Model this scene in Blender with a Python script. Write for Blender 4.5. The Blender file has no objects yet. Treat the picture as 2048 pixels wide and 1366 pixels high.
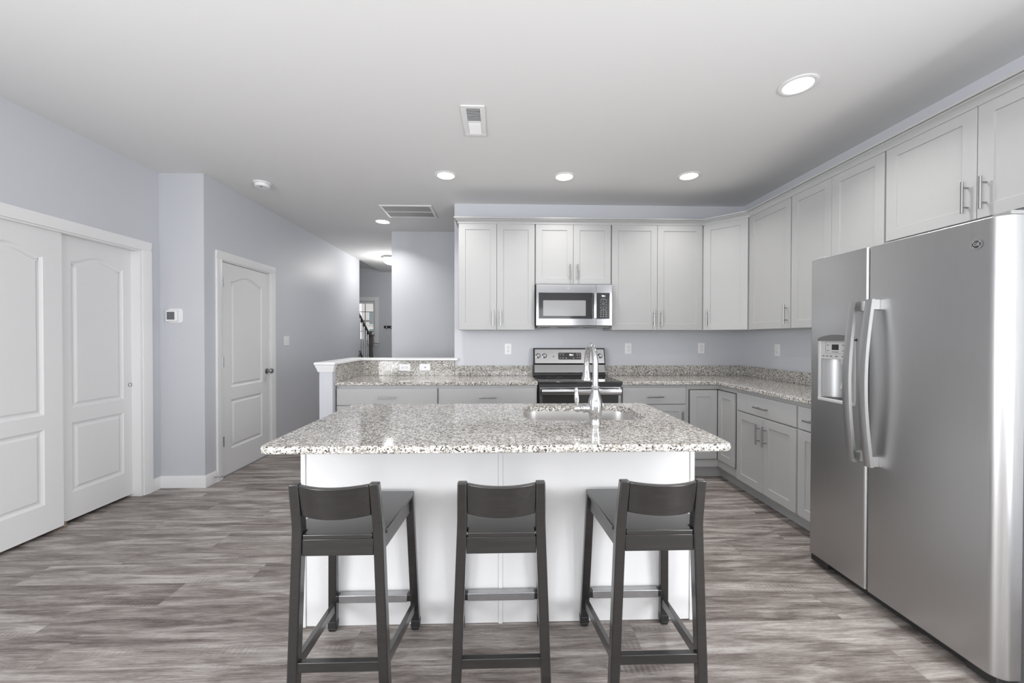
import bpy, bmesh, math, random
from mathutils import Vector, Matrix
random.seed(4)
S = bpy.context.scene
COL = S.collection
PI = math.pi

# ------------------------------------------------------------------ camera
F_PX, YAW, PITCH, ROLL, CAM_H = 784.7666, 0.0294, 0.0088, -0.0012, 1.3119
cd = bpy.data.cameras.new('camera')
cam = bpy.data.objects.new('camera', cd)
COL.objects.link(cam)
cd.sensor_fit = 'HORIZONTAL'
cd.sensor_width = 36.0
cd.lens = 36.0 * F_PX / 2048.0
cd.clip_start = 0.02
fw = Vector((math.sin(YAW) * math.cos(PITCH), math.cos(YAW) * math.cos(PITCH), -math.sin(PITCH)))
rt = Vector((math.cos(YAW), -math.sin(YAW), 0))
up = rt.cross(fw)
M = Matrix((rt, up, -fw)).transposed().to_4x4() @ Matrix.Rotation(-ROLL, 4, 'Z')
M.translation = Vector((0, 0, CAM_H))
cam.matrix_world = M
S.camera = cam

# ------------------------------------------------------------------ world, daylight, exposure
S.view_settings.view_transform = 'Standard'
S.view_settings.look = 'None'
S.view_settings.gamma = 1.0
S.view_settings.use_curve_mapping = False
S.view_settings.exposure = 0.23
w = bpy.data.worlds.new('sky')
S.world = w
w.use_nodes = True
bg = w.node_tree.nodes['Background']
bg.inputs['Color'].default_value = (0.86, 0.92, 1.0, 1)
bg.inputs['Strength'].default_value = 1.2


Xr_ = 2.636


def area(name, loc, rot, sx, sy, power, color=(1, 1, 1), spread=180):
    l = bpy.data.lights.new(name, 'AREA')
    l.shape = 'RECTANGLE'
    l.size, l.size_y, l.energy, l.color = sx, sy, power, color
    l.spread = math.radians(spread)
    o = bpy.data.objects.new(name, l)
    o.location = loc
    o.rotation_euler = rot
    COL.objects.link(o)
    return o


# daylight lamps behind the camera; the side ones are added fill
area('rear_daylight_lamp', (0.90, -3.40, 1.42), (PI / 2 + 0.40, 0, 0), 2.2, 1.6, 33, (0.985, 0.99, 1.0))
area('rear_daylight_lamp', (-2.05, -3.42, 1.50), (PI / 2 + 0.2, 0, 0), 1.1, 1.5, 26, (0.985, 0.99, 1.0))  # lamp for an invented second window, added to even the light
area('added_side_fill', (-2.92, -1.15, 1.35), (PI / 2 + 0.32, 0, -PI / 2), 2.2, 1.8, 132, (0.985, 0.99, 1.0))  # fill lamp added at an invented window, brightens the refrigerator wall
area('added_side_fill', (Xr_ - 0.05, -0.75, 1.35), (PI / 2 + 0.05, 0, PI / 2), 1.8, 1.8, 108, (0.985, 0.99, 1.0))  # fill lamp added at an invented window, brightens the closet wall

# ------------------------------------------------------------------ dimensions
Yw, Xr, Hc, Xl, Xa, Ya, Xb, Ye = 4.20, 2.636, 2.741, -0.49, -2.967, 3.507, -2.586, 7.28
YR, YF = -3.5, 8.63


# ------------------------------------------------------------------ materials
def new_mat(name):
    m = bpy.data.materials.new(name)
    m.use_nodes = True
    nt = m.node_tree
    return m, nt, nt.nodes['Principled BSDF']


def paint(name, col, rough=0.5, spec=0.5, metal=0.0, noise=0.0, bump=0.0, scale=40.0):
    m, nt, p = new_mat(name)
    p.inputs['Roughness'].default_value = rough
    p.inputs['Metallic'].default_value = metal
    p.inputs['Specular IOR Level'].default_value = spec
    tc = nt.nodes.new('ShaderNodeTexCoord')
    n = nt.nodes.new('ShaderNodeTexNoise')
    n.inputs['Scale'].default_value = scale
    n.inputs['Detail'].default_value = 3
    nt.links.new(tc.outputs['Object'], n.inputs['Vector'])
    mx = nt.nodes.new('ShaderNodeMix')
    mx.data_type = 'RGBA'
    mx.inputs[6].default_value = (*[c * (1 - noise) for c in col], 1)
    mx.inputs[7].default_value = (*[min(1, c * (1 + noise)) for c in col], 1)
    nt.links.new(n.outputs['Fac'], mx.inputs[0])
    nt.links.new(mx.outputs[2], p.inputs['Base Color'])
    if bump:
        b = nt.nodes.new('ShaderNodeBump')
        b.inputs['Strength'].default_value = bump
        b.inputs['Distance'].default_value = 0.002
        nt.links.new(n.outputs['Fac'], b.inputs['Height'])
        nt.links.new(b.outputs['Normal'], p.inputs['Normal'])
    return m


def emit(name, col, strength):
    m, nt, p = new_mat(name)
    p.inputs['Base Color'].default_value = (*col, 1)
    p.inputs['Emission Color'].default_value = (*col, 1)
    p.inputs['Emission Strength'].default_value = strength
    return m


def brushed(name, col, rough, axis_scale, vary=0.06):
    m, nt, p = new_mat(name)
    p.inputs['Metallic'].default_value = 1.0
    tc = nt.nodes.new('ShaderNodeTexCoord')
    mp = nt.nodes.new('ShaderNodeMapping')
    mp.inputs['Scale'].default_value = axis_scale
    n = nt.nodes.new('ShaderNodeTexNoise')
    n.inputs['Scale'].default_value = 6
    n.inputs['Detail'].default_value = 4
    nt.links.new(tc.outputs['Object'], mp.inputs['Vector'])
    nt.links.new(mp.outputs['Vector'], n.inputs['Vector'])
    r = nt.nodes.new('ShaderNodeMapRange')
    r.inputs['To Min'].default_value = rough - vary
    r.inputs['To Max'].default_value = rough + vary
    nt.links.new(n.outputs['Fac'], r.inputs['Value'])
    nt.links.new(r.outputs['Result'], p.inputs['Roughness'])
    mx = nt.nodes.new('ShaderNodeMix')
    mx.data_type = 'RGBA'
    mx.inputs[6].default_value = (*[c * 0.96 for c in col], 1)
    mx.inputs[7].default_value = (*[min(1, c * 1.04) for c in col], 1)
    nt.links.new(n.outputs['Fac'], mx.inputs[0])
    nt.links.new(mx.outputs[2], p.inputs['Base Color'])
    return m


def math_node(nt, op, a, b=None):
    n = nt.nodes.new('ShaderNodeMath')
    n.operation = op
    for i, v in enumerate((a, b)):
        if v is None:
            continue
        if isinstance(v, (int, float)):
            n.inputs[i].default_value = v
        else:
            nt.links.new(v, n.inputs[i])
    return n.outputs[0]


def granite():
    m, nt, p = new_mat('speckled_granite')
    p.inputs['Roughness'].default_value = 0.07
    p.inputs['Specular IOR Level'].default_value = 0.45
    tc = nt.nodes.new('ShaderNodeTexCoord')
    base = tc.outputs['Object']

    def vor(scale):
        v = nt.nodes.new('ShaderNodeTexVoronoi')
        v.inputs['Scale'].default_value = scale
        v.inputs['Randomness'].default_value = 1.0
        nt.links.new(base, v.inputs['Vector'])
        s = nt.nodes.new('ShaderNodeSeparateColor')
        nt.links.new(v.outputs['Color'], s.inputs[0])
        return s.outputs[0], s.outputs[1]

    def ramp(src, stops, const=False):
        r = nt.nodes.new('ShaderNodeValToRGB')
        if const:
            r.color_ramp.interpolation = 'CONSTANT'
        e = r.color_ramp.elements
        e[0].position, e[0].color = stops[0][0], (*stops[0][1], 1)
        e[1].position, e[1].color = stops[-1][0], (*stops[-1][1], 1)
        for pos, c in stops[1:-1]:
            x = e.new(pos)
            x.color = (*c, 1)
        nt.links.new(src, r.inputs[0])
        return r.outputs[0]

    def mul(a, b):
        x = nt.nodes.new('ShaderNodeMix')
        x.data_type = 'RGBA'
        x.blend_type = 'MULTIPLY'
        x.inputs[0].default_value = 1
        nt.links.new(a, x.inputs[6])
        nt.links.new(b, x.inputs[7])
        return x.outputs[2]

    a1, a2 = vor(160)
    b1, b2 = vor(210)
    big, _ = vor(68)
    W = (1, 1, 1)
    c = ramp(a1, [(0.0, (0.36, 0.34, 0.315)), (0.22, (0.52, 0.495, 0.46)), (0.45, (0.64, 0.615, 0.58)), (0.72, (0.75, 0.74, 0.71))], True)
    d = ramp(b1, [(0.0, (0.06, 0.06, 0.06)), (0.10, (0.32, 0.30, 0.285)), (0.21, (0.74, 0.71, 0.69)), (0.30, W)], True)
    e = ramp(big, [(0.0, (0.66, 0.64, 0.61)), (0.18, (0.88, 0.87, 0.85)), (0.4, W)], True)
    nt.links.new(mul(mul(c, d), e), p.inputs['Base Color'])
    return m


def plank_floor():
    m, nt, p = new_mat('grey_wood_planks')
    tc = nt.nodes.new('ShaderNodeTexCoord')
    sep = nt.nodes.new('ShaderNodeSeparateXYZ')
    nt.links.new(tc.outputs['Object'], sep.inputs[0])
    X, Y = sep.outputs[0], sep.outputs[1]
    v = math_node(nt, 'DIVIDE', math_node(nt, 'ADD', Y, 0.035), 0.181)
    row = math_node(nt, 'FLOOR', v)
    wn = nt.nodes.new('ShaderNodeTexWhiteNoise')
    wn.noise_dimensions = '1D'
    nt.links.new(row, wn.inputs['W'])
    u = math_node(nt, 'ADD', math_node(nt, 'DIVIDE', X, 1.22), wn.outputs['Value'])
    cl = math_node(nt, 'FLOOR', u)
    idn = nt.nodes.new('ShaderNodeTexWhiteNoise')
    idn.noise_dimensions = '2D'
    cmb = nt.nodes.new('ShaderNodeCombineXYZ')
    nt.links.new(row, cmb.inputs[0])
    nt.links.new(cl, cmb.inputs[1])
    nt.links.new(cmb.outputs[0], idn.inputs['Vector'])
    pid = idn.outputs['Value']
    # grain coordinates: stretched along the plank, shifted per plank
    off = math_node(nt, 'MULTIPLY', pid, 37.0)
    g = nt.nodes.new('ShaderNodeCombineXYZ')
    nt.links.new(math_node(nt, 'ADD', X, off), g.inputs[0])
    nt.links.new(math_node(nt, 'ADD', Y, math_node(nt, 'MULTIPLY', off, 0.37)), g.inputs[1])

    def grain(sx, sy, scale, detail, dist=0.0, rough=0.55):
        mp = nt.nodes.new('ShaderNodeMapping')
        mp.inputs['Scale'].default_value = (sx, sy, 1)
        nt.links.new(g.outputs[0], mp.inputs['Vector'])
        n = nt.nodes.new('ShaderNodeTexNoise')
        n.inputs['Scale'].default_value = scale
        n.inputs['Detail'].default_value = detail
        n.inputs['Distortion'].default_value = dist
        n.inputs['Roughness'].default_value = rough
        nt.links.new(mp.outputs[0], n.inputs['Vector'])
        return n.outputs['Fac']

    broad = grain(1.3, 11.0, 1.6, 5, 0.8)
    fine = grain(2.4, 46.0, 3.0, 6, 0.4, 0.75)
    hair = grain(9.0, 170.0, 3.0, 4, 0.0, 0.8)
    t = math_node(nt, 'ADD', math_node(nt, 'MULTIPLY', broad, 0.44), math_node(nt, 'MULTIPLY', fine, 0.32))
    t = math_node(nt, 'ADD', t, math_node(nt, 'MULTIPLY', hair, 0.24))
    t = math_node(nt, 'ADD', t, math_node(nt, 'MULTIPLY', math_node(nt, 'SUBTRACT', pid, 0.5), 0.05))
    # saw marks across the grain in patches
    wv = nt.nodes.new('ShaderNodeTexWave')
    wv.inputs['Scale'].default_value = 14
    wv.inputs['Distortion'].default_value = 3.0
    wv.inputs['Detail'].default_value = 2
    nt.links.new(g.outputs[0], wv.inputs['Vector'])
    patch = nt.nodes.new('ShaderNodeMapRange')
    patch.inputs['From Min'].default_value = 0.60
    patch.inputs['From Max'].default_value = 0.72
    nt.links.new(grain(0.9, 5.0, 1.3, 2), patch.inputs['Value'])
    saw = math_node(nt, 'MULTIPLY', math_node(nt, 'MULTIPLY', math_node(nt, 'SUBTRACT', wv.outputs['Fac'], 0.4), patch.outputs[0]), 0.05)
    t = math_node(nt, 'ADD', t, saw)
    r = nt.nodes.new('ShaderNodeValToRGB')
    e = r.color_ramp.elements
    e[0].position, e[0].color = 0.398, (0.095, 0.077, 0.069, 1)
    e[1].position, e[1].color = 0.61, (0.50, 0.47, 0.445, 1)
    x = e.new(0.475)
    x.color = (0.215, 0.186, 0.171, 1)
    x = e.new(0.53)
    x.color = (0.315, 0.284, 0.264, 1)
    nt.links.new(t, r.inputs[0])
    # joints
    fv = math_node(nt, 'FRACT', v)
    fu = math_node(nt, 'FRACT', u)
    jv = math_node(nt, 'LESS_THAN', fv, 0.008)
    ju = math_node(nt, 'LESS_THAN', fu, 0.0016)
    j = math_node(nt, 'MAXIMUM', jv, ju)
    mx = nt.nodes.new('ShaderNodeMix')
    mx.data_type = 'RGBA'
    mx.inputs[7].default_value = (0.14, 0.118, 0.108, 1)
    nt.links.new(math_node(nt, 'MULTIPLY', j, 0.6), mx.inputs[0])
    nt.links.new(r.outputs[0], mx.inputs[6])
    nt.links.new(mx.outputs[2], p.inputs['Base Color'])
    p.inputs['Roughness'].default_value = 0.42
    p.inputs['Specular IOR Level'].default_value = 0.35
    b = nt.nodes.new('ShaderNodeBump')
    b.inputs['Strength'].default_value = 0.15
    b.inputs['Distance'].default_value = 0.002
    nt.links.new(t, b.inputs['Height'])
    nt.links.new(b.outputs[0], p.inputs['Normal'])
    return m


def stool_wood():
    m, nt, p = new_mat('black_brown_stained_wood')
    tc = nt.nodes.new('ShaderNodeTexCoord')
    mp = nt.nodes.new('ShaderNodeMapping')
    mp.inputs['Scale'].default_value = (3, 40, 40)
    n = nt.nodes.new('ShaderNodeTexNoise')
    n.inputs['Scale'].default_value = 2.5
    n.inputs['Detail'].default_value = 5
    nt.links.new(tc.outputs['Object'], mp.inputs[0])
    nt.links.new(mp.outputs[0], n.inputs['Vector'])
    r = nt.nodes.new('ShaderNodeValToRGB')
    e = r.color_ramp.elements
    e[0].position, e[0].color = 0.3, (0.009, 0.0082, 0.008, 1)
    e[1].position, e[1].color = 0.7, (0.016, 0.0148, 0.0143, 1)
    nt.links.new(n.outputs['Fac'], r.inputs[0])
    nt.links.new(r.outputs[0], p.inputs['Base Color'])
    p.inputs['Roughness'].default_value = 0.30
    p.inputs['Specular IOR Level'].default_value = 0.45
    p.inputs['Coat Weight'].default_value = 0.7
    p.inputs['Coat Roughness'].default_value = 0.22
    return m


MT = {}
MT['wall'] = paint('lavender_grey_wall_paint', (0.60, 0.612, 0.647), 0.42, 0.35, noise=0.01, bump=0.04, scale=220)
MT['ceil'] = paint('white_ceiling_paint', (0.80, 0.80, 0.798), 0.9, 0.1, noise=0.008, bump=0.05, scale=160)
MT['trim'] = paint('white_gloss_trim', (0.82, 0.82, 0.82), 0.35, 0.5)
MT['door'] = paint('white_painted_door', (0.77, 0.77, 0.77), 0.4, 0.4, noise=0.01)
MT['cab'] = paint('pale_grey_cabinet_paint', (0.435, 0.435, 0.433), 0.40, 0.45, noise=0.01)
MT['isl'] = paint('white_island_panel', (0.69, 0.69, 0.69), 0.4, 0.4, noise=0.01, scale=6)
MT['granite'] = granite()
MT['floor'] = plank_floor()
MT['wood'] = stool_wood()
MT['steel_v'] = brushed('brushed_steel_vertical', (0.50, 0.50, 0.50), 0.36, (60, 60, 1))
MT['steel_h'] = brushed('brushed_steel_horizontal', (0.40, 0.40, 0.40), 0.11, (1, 60, 60), 0.03)
MT['steel_s'] = brushed('sink_steel', (0.64, 0.625, 0.615), 0.32, (2, 2, 60))
MT['niche'] = paint('matte_grey_niche', (0.33, 0.33, 0.33), 0.35, 0.5, 0.6)
MT['badge'] = paint('dark_grey_badge', (0.05, 0.05, 0.05), 0.4, 0.3)
MT['hood'] = paint('charcoal_plastic', (0.12, 0.12, 0.12), 0.4, 0.4)
MT['nickel'] = paint('satin_nickel', (0.40, 0.40, 0.40), 0.25, 0.5, 1.0)
MT['chrome'] = paint('polished_chrome', (0.62, 0.62, 0.63), 0.06, 0.5, 1.0)
MT['alu'] = paint('worn_aluminium', (0.46, 0.46, 0.47), 0.42, 0.5, 1.0, noise=0.12, bump=0.1, scale=30)
MT['bglass'] = paint('black_glass', (0.028, 0.028, 0.028), 0.06, 0.5)
MT['oven'] = paint('dark_oven_glass', (0.035, 0.035, 0.035), 0.12, 0.4)
MT['window_mesh'] = paint('microwave_window_glass', (0.30, 0.30, 0.30), 0.12, 0.6)
MT['black'] = paint('black_plastic', (0.02, 0.02, 0.02), 0.4, 0.4)
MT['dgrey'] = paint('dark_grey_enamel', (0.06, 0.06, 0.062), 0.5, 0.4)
MT['mgrey'] = paint('grey_plastic', (0.30, 0.30, 0.30), 0.4, 0.4)
MT['lgrey'] = paint('light_grey_plastic', (0.46, 0.46, 0.46), 0.35, 0.5)
MT['plate'] = paint('white_plastic', (0.84, 0.84, 0.85), 0.3, 0.5)
MT['print'] = paint('pale_print', (0.40, 0.40, 0.40), 0.5, 0.3)
MT['dprint'] = paint('dark_print', (0.10, 0.10, 0.10), 0.5, 0.3)
MT['lcd'] = paint('grey_lcd', (0.13, 0.135, 0.14), 0.2, 0.5)
MT['digit'] = emit('lit_digits', (0.95, 0.97, 1.0), 1.6)
MT['lamp'] = emit('lit_lens', (1.0, 0.98, 0.95), 4.0)
MT['dome'] = emit('lit_dome', (1.0, 0.985, 0.96), 6.0)
MT['dark'] = paint('painted_darkness', (0.03, 0.03, 0.03), 0.8, 0.1)  # flat dark colour standing in for unlit depth
MT['duct'] = paint('grey_duct', (0.22, 0.22, 0.22), 0.7, 0.2)
MT['brass'] = paint('tan_plastic', (0.24, 0.19, 0.15), 0.5, 0.3)
MT['siding'] = paint('pink_beige_siding', (0.80, 0.70, 0.66), 0.8, 0.2, noise=0.03, scale=3)
MT['rail'] = paint('grey_stained_rail', (0.12, 0.11, 0.105), 0.4, 0.4)
MT['brick'] = paint('neighbour_brick', (0.55, 0.36, 0.28), 0.8, 0.2, noise=0.1, scale=20)


def glass():
    m, nt, p = new_mat('window_glass')
    p.inputs['Transmission Weight'].default_value = 1.0
    p.inputs['Roughness'].default_value = 0.0
    p.inputs['IOR'].default_value = 1.02
    p.inputs['Base Color'].default_value = (0.97, 0.99, 1.0, 1)
    return m


MT['glass'] = glass()

# ------------------------------------------------------------------ mesh helper
WORG = {}


class MB:
    def __init__(self, mat=None):
        self.bm = bmesh.new()
        self.M = mat or Matrix()

    def v(self, p):
        return self.bm.verts.new(self.M @ Vector(p))

    def f(self, vs):
        try:
            return self.bm.faces.new(vs)
        except ValueError:
            return None

    def box(self, x0, x1, y0, y1, z0, z1):
        x0, x1 = min(x0, x1), max(x0, x1)
        y0, y1 = min(y0, y1), max(y0, y1)
        z0, z1 = min(z0, z1), max(z0, z1)
        a = [self.v((x, y, z)) for z in (z0, z1) for x, y in ((x0, y0), (x1, y0), (x1, y1), (x0, y1))]
        for q in ((3, 2, 1, 0), (4, 5, 6, 7), (0, 1, 5, 4), (1, 2, 6, 5), (2, 3, 7, 6), (3, 0, 4, 7)):
            self.f([a[i] for i in q])
        return self

    def hexa(self, lo, hi):
        """lo, hi: four points each, same winding"""
        a = [self.v(p) for p in lo] + [self.v(p) for p in hi]
        for q in ((3, 2, 1, 0), (4, 5, 6, 7), (0, 1, 5, 4), (1, 2, 6, 5), (2, 3, 7, 6), (3, 0, 4, 7)):
            self.f([a[i] for i in q])
        return self

    def bar(self, p0, p1, sx, sy, side=None):
        """rectangular bar from p0 to p1, sx along 'side', sy across"""
        p0, p1 = Vector(p0), Vector(p1)
        d = (p1 - p0).normalized()
        s = Vector(side) if side else (Vector((1, 0, 0)) if abs(d.x) < 0.9 else Vector((0, 1, 0)))
        s = (s - d * s.dot(d)).normalized()
        t = d.cross(s)
        q = [s * sx / 2 * a + t * sy / 2 * b for a, b in ((-1, -1), (1, -1), (1, 1), (-1, 1))]
        return self.hexa([p0 + i for i in q], [p1 + i for i in q])

    def prism(self, pts, axis, a, b):
        """extrude polygon pts (2D) along axis 'x','y','z' from a to b"""
        def P(p, h):
            return {'z': (p[0], p[1], h), 'y': (p[0], h, p[1]), 'x': (h, p[0], p[1])}[axis]
        lo = [self.v(P(p, a)) for p in pts]
        hi = [self.v(P(p, b)) for p in pts]
        n = len(pts)
        self.f(lo[::-1])
        self.f(hi)
        for i in range(n):
            j = (i + 1) % n
            self.f([lo[i], lo[j], hi[j], hi[i]])
        return self

    def ring(self, c, n, r, seg=24, ref=None):
        n = Vector(n).normalized()
        s = Vector(ref) if ref else (Vector((1, 0, 0)) if abs(n.x) < 0.9 else Vector((0, 1, 0)))
        s = (s - n * s.dot(n)).normalized()
        t = n.cross(s)
        c = Vector(c)
        return [self.v(c + s * r * math.cos(2 * PI * k / seg) + t * r * math.sin(2 * PI * k / seg)) for k in range(seg)]

    def skin(self, rings, cap=True):
        for a, b in zip(rings, rings[1:]):
            n = len(a)
            for i in range(n):
                j = (i + 1) % n
                self.f([a[i], a[j], b[j], b[i]])
        if cap:
            self.f(rings[0][::-1])
            self.f(rings[-1])
        return self

    def cyl(self, p0, p1, r, r1=None, seg=20):
        d = Vector(p1) - Vector(p0)
        return self.skin([self.ring(p0, d, r, seg), self.ring(p1, d, r if r1 is None else r1, seg)])

    def lathe(self, c, axis, prof, seg=28):
        """prof: (radius, height along axis)"""
        a = Vector(axis).normalized()
        c = Vector(c)
        return self.skin([self.ring(c + a * h, a, max(r, 0.0004), seg) for r, h in prof])

    def tube(self, pts, r, seg=12, rs=None):
        pts = [Vector(p) for p in pts]
        rings = []
        ref = None
        for i, p in enumerate(pts):
            d = pts[min(i + 1, len(pts) - 1)] - pts[max(i - 1, 0)]
            d.normalize()
            if ref is None:
                ref = Vector((1, 0, 0)) if abs(d.x) < 0.9 else Vector((0, 1, 0))
            ref = (ref - d * ref.dot(d)).normalized()
            rings.append(self.ring(p, d, rs[i] if rs else r, seg, ref))
        return self.skin(rings)

    def sweep(self, path, prof, closed_ends=True):
        """path: XY polyline; prof: list of (offset to the right of travel, z). mitred"""
        pts = [Vector((p[0], p[1])) for p in path]
        rings = []
        for i, p in enumerate(pts):
            ds = []
            if i > 0:
                ds.append((pts[i] - pts[i - 1]).normalized())
            if i < len(pts) - 1:
                ds.append((pts[i + 1] - pts[i]).normalized())
            ns = [Vector((d.y, -d.x)) for d in ds]
            n = sum(ns, Vector((0, 0))).normalized()
            k = 1.0 / max(0.2, n.dot(ns[0]))
            rings.append([self.v((p.x + n.x * k * o, p.y + n.y * k * o, z)) for o, z in prof])
        return self.skin(rings, closed_ends)

    def flatpanel(self, u0, u1, v0, v1, axis_map, t, fr, rec, inner=0.0):
        """shaker style front: local u, v, w(out) mapped by axis_map; frame fr, recess rec"""
        P = axis_map

        def R(d, w):
            return [self.v(P(u, vv, w)) for u, vv in ((u0 + d, v0 + d), (u1 - d, v0 + d), (u1 - d, v1 - d), (u0 + d, v1 - d))]
        rings = [R(0, 0), R(0, t), R(fr, t), R(fr + 0.001, t - rec)]
        for a, b in zip(rings, rings[1:]):
            for i in range(4):
                j = (i + 1) % 4
                self.f([a[i], a[j], b[j], b[i]])
        self.f(rings[0][::-1])
        self.f(rings[-1])
        return self

    def build(self, name, mat, parent=None, bevel=0.0, smooth=35, seg=2):
        bm = self.bm
        bmesh.ops.recalc_face_normals(bm, faces=bm.faces[:])
        if parent is not None:
            o0 = WORG[parent.name]
            bmesh.ops.translate(bm, verts=bm.verts[:], vec=-o0)
        me = bpy.data.meshes.new(name)
        bm.to_mesh(me)
        bm.free()
        me.materials.append(MT[mat] if isinstance(mat, str) else mat)
        if smooth:
            me.shade_smooth()
            me.set_sharp_from_angle(angle=math.radians(smooth))
        o = bpy.data.objects.new(name, me)
        COL.objects.link(o)
        if parent is not None:
            o.parent = parent
            WORG[o.name] = WORG[parent.name]
        else:
            WORG[o.name] = Vector((0, 0, 0))
        if bevel:
            b = o.modifiers.new('edge', 'BEVEL')
            b.width = bevel
            b.segments = seg
            b.limit_method = 'ANGLE'
            b.angle_limit = math.radians(40)
            b.harden_normals = False
        return o


def tag(o, label, cat, group=None):
    o['label'] = label
    o['category'] = cat
    if group:
        o['group'] = group
    return o


def thing(name, label, cat, loc, group=None):
    o = bpy.data.objects.new(name, None)
    o.empty_display_size = 0.1
    o.location = loc
    COL.objects.link(o)
    WORG[o.name] = Vector(loc)
    return tag(o, label, cat, group)


def struct(o):
    o['kind'] = 'structure'
    return o


def sroot(name, loc):
    o = bpy.data.objects.new(name, None)
    o.location = loc
    COL.objects.link(o)
    WORG[o.name] = Vector(loc)
    o['kind'] = 'structure'
    return o


def copy_tree(src, parent=None):
    c = src.copy()
    COL.objects.link(c)
    c.parent = parent
    WORG[c.name] = WORG[src.name]
    for ch in list(src.children):
        copy_tree(ch, c)
    return c


def text_part(name, s, size, Mt, mat, parent, depth=0.0006):
    cu = bpy.data.curves.new(name, 'FONT')
    cu.body = s
    cu.size = size
    cu.align_x = 'CENTER'
    cu.align_y = 'CENTER'
    cu.extrude = depth
    cu.resolution_u = 3
    tmp = bpy.data.objects.new(name + '_curve', cu)
    COL.objects.link(tmp)
    bpy.context.view_layer.update()
    me = bpy.data.meshes.new_from_object(tmp.evaluated_get(bpy.context.evaluated_depsgraph_get()))
    bpy.data.objects.remove(tmp)
    bpy.data.curves.remove(cu)
    me.name = name
    me.transform(Matrix.Translation(-WORG[parent.name]) @ Mt)
    me.materials.clear()
    me.materials.append(MT[mat])
    o = bpy.data.objects.new(name, me)
    COL.objects.link(o)
    o.parent = parent
    WORG[o.name] = WORG[parent.name]
    return o


def face_y(x, y, z):
    """text facing -Y"""
    return Matrix.Translation((x, y, z)) @ Matrix.Rotation(PI / 2, 4, 'X')


def face_x(x, y, z):
    """text facing -X"""
    return Matrix.Translation((x, y, z)) @ Matrix.Rotation(-PI / 2, 4, 'Z') @ Matrix.Rotation(PI / 2, 4, 'X')


# ================================================================== SETTING
T = 0.12
struct(MB().box(-4.3, Xr + T, YR - T, YF + 0.3, -0.08, 0).build('floor', 'floor', smooth=0))
# ceiling: full slab with a slightly higher strip above the stairs
c = MB()
c.box(Xb - 0.0, Xr + T, YR - T, YF + 0.2, Hc, Hc + 0.10)
c.box(-4.3, Xb, YR - T, Ye, Hc, Hc + 0.10)
c.box(-4.3, Xb, Ye, YF + 0.2, Hc + 0.085, Hc + 0.18)
struct(c.build('ceiling', 'ceil', smooth=0))
struct(MB().box(Xl, Xr, Yw, Yw + T, 0, Hc).build('wall_back', 'wall', smooth=0))
b = MB()
b.box(Xr, Xr + T, 0.2, YF, 0, Hc).box(Xr, Xr + T, YR, -1.7, 0, Hc).box(Xr, Xr + T, -1.7, 0.2, 0, 0.42).box(Xr, Xr + T, -1.7, 0.2, 2.28, Hc)  # unseen opening, invented for the added side fill lamp
struct(b.build('wall_right', 'wall', smooth=0))
# closet wall with the sliding-door opening, and an opening invented for the added side fill
CL0, CL1, CLH = 2.175, 3.34, 2.035
b = MB()
b.box(Xa - T, Xa, CL1, Ya, 0, Hc)
b.box(Xa - T, Xa, CL0, CL1, CLH, Hc)
b.box(Xa - T, Xa, 0.0, CL0, 0, Hc)
b.box(Xa - T, Xa, -2.3, 0.0, 0, 0.42)
b.box(Xa - T, Xa, -2.3, 0.0, 2.28, Hc)
b.box(Xa - T, Xa, YR, -2.3, 0, Hc)
struct(b.build('wall_closet', 'wall', smooth=0))
# jog wall and hall wall with a door opening
D0, D1, DH = 3.715, 4.49, 2.035
struct(MB().box(Xa - T, Xb, Ya, Ya + T, 0, Hc).build('wall_jog', 'wall', smooth=0))
b = MB()
b.box(Xb - T, Xb, Ya + T, D0, 0, Hc)
b.box(Xb - T, Xb, D0, D1, DH, Hc)
b.box(Xb - T, Xb, D1, Ye, 0, Hc)
struct(b.build('wall_hall', 'wall', smooth=0))
# wall across the hall and the foyer's inner wall
struct(MB().box(-1.46, -0.2, 5.32, 5.32 + T, 0, Hc).box(-1.46, -1.46 + T, 5.32 + T, YF, 0, Hc).build('wall_hall_end', 'wall', smooth=0))
# foyer far wall with window opening
FW0, FW1, FZ0, FZ1 = -3.38, -2.735, 1.245, 2.11
b = MB()
b.box(-4.3, FW0, YF, YF + T, 0, Hc + 0.18)
b.box(FW1, Xr, YF, YF + T, 0, Hc + 0.18)
b.box(FW0, FW1, YF, YF + T, 0, FZ0)
b.box(FW0, FW1, YF, YF + T, FZ1, Hc + 0.18)
struct(b.build('wall_foyer', 'wall', smooth=0))
struct(MB().box(-4.3 - T, -4.3, Ya, YF, 0, Hc + 0.18).build('wall_stairwell', 'wall', smooth=0))
# rear wall behind the camera with two window openings
b = MB()
b.box(Xa - T, -2.65, YR - T, YR, 0, Hc)
b.box(-2.65, -1.45, YR - T, YR, 2.30, Hc)
b.box(-2.65, -1.45, YR - T, YR, 0, 0.70)
b.box(-1.45, -0.25, YR - T, YR, 0, Hc)
b.box(-0.25, 2.05, YR - T, YR, 2.25, Hc)
b.box(-0.25, 2.05, YR - T, YR, 0, 0.55)
b.box(2.05, Xr, YR - T, YR, 0, Hc)
struct(b.build('wall_rear', 'wall', smooth=0))


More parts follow.
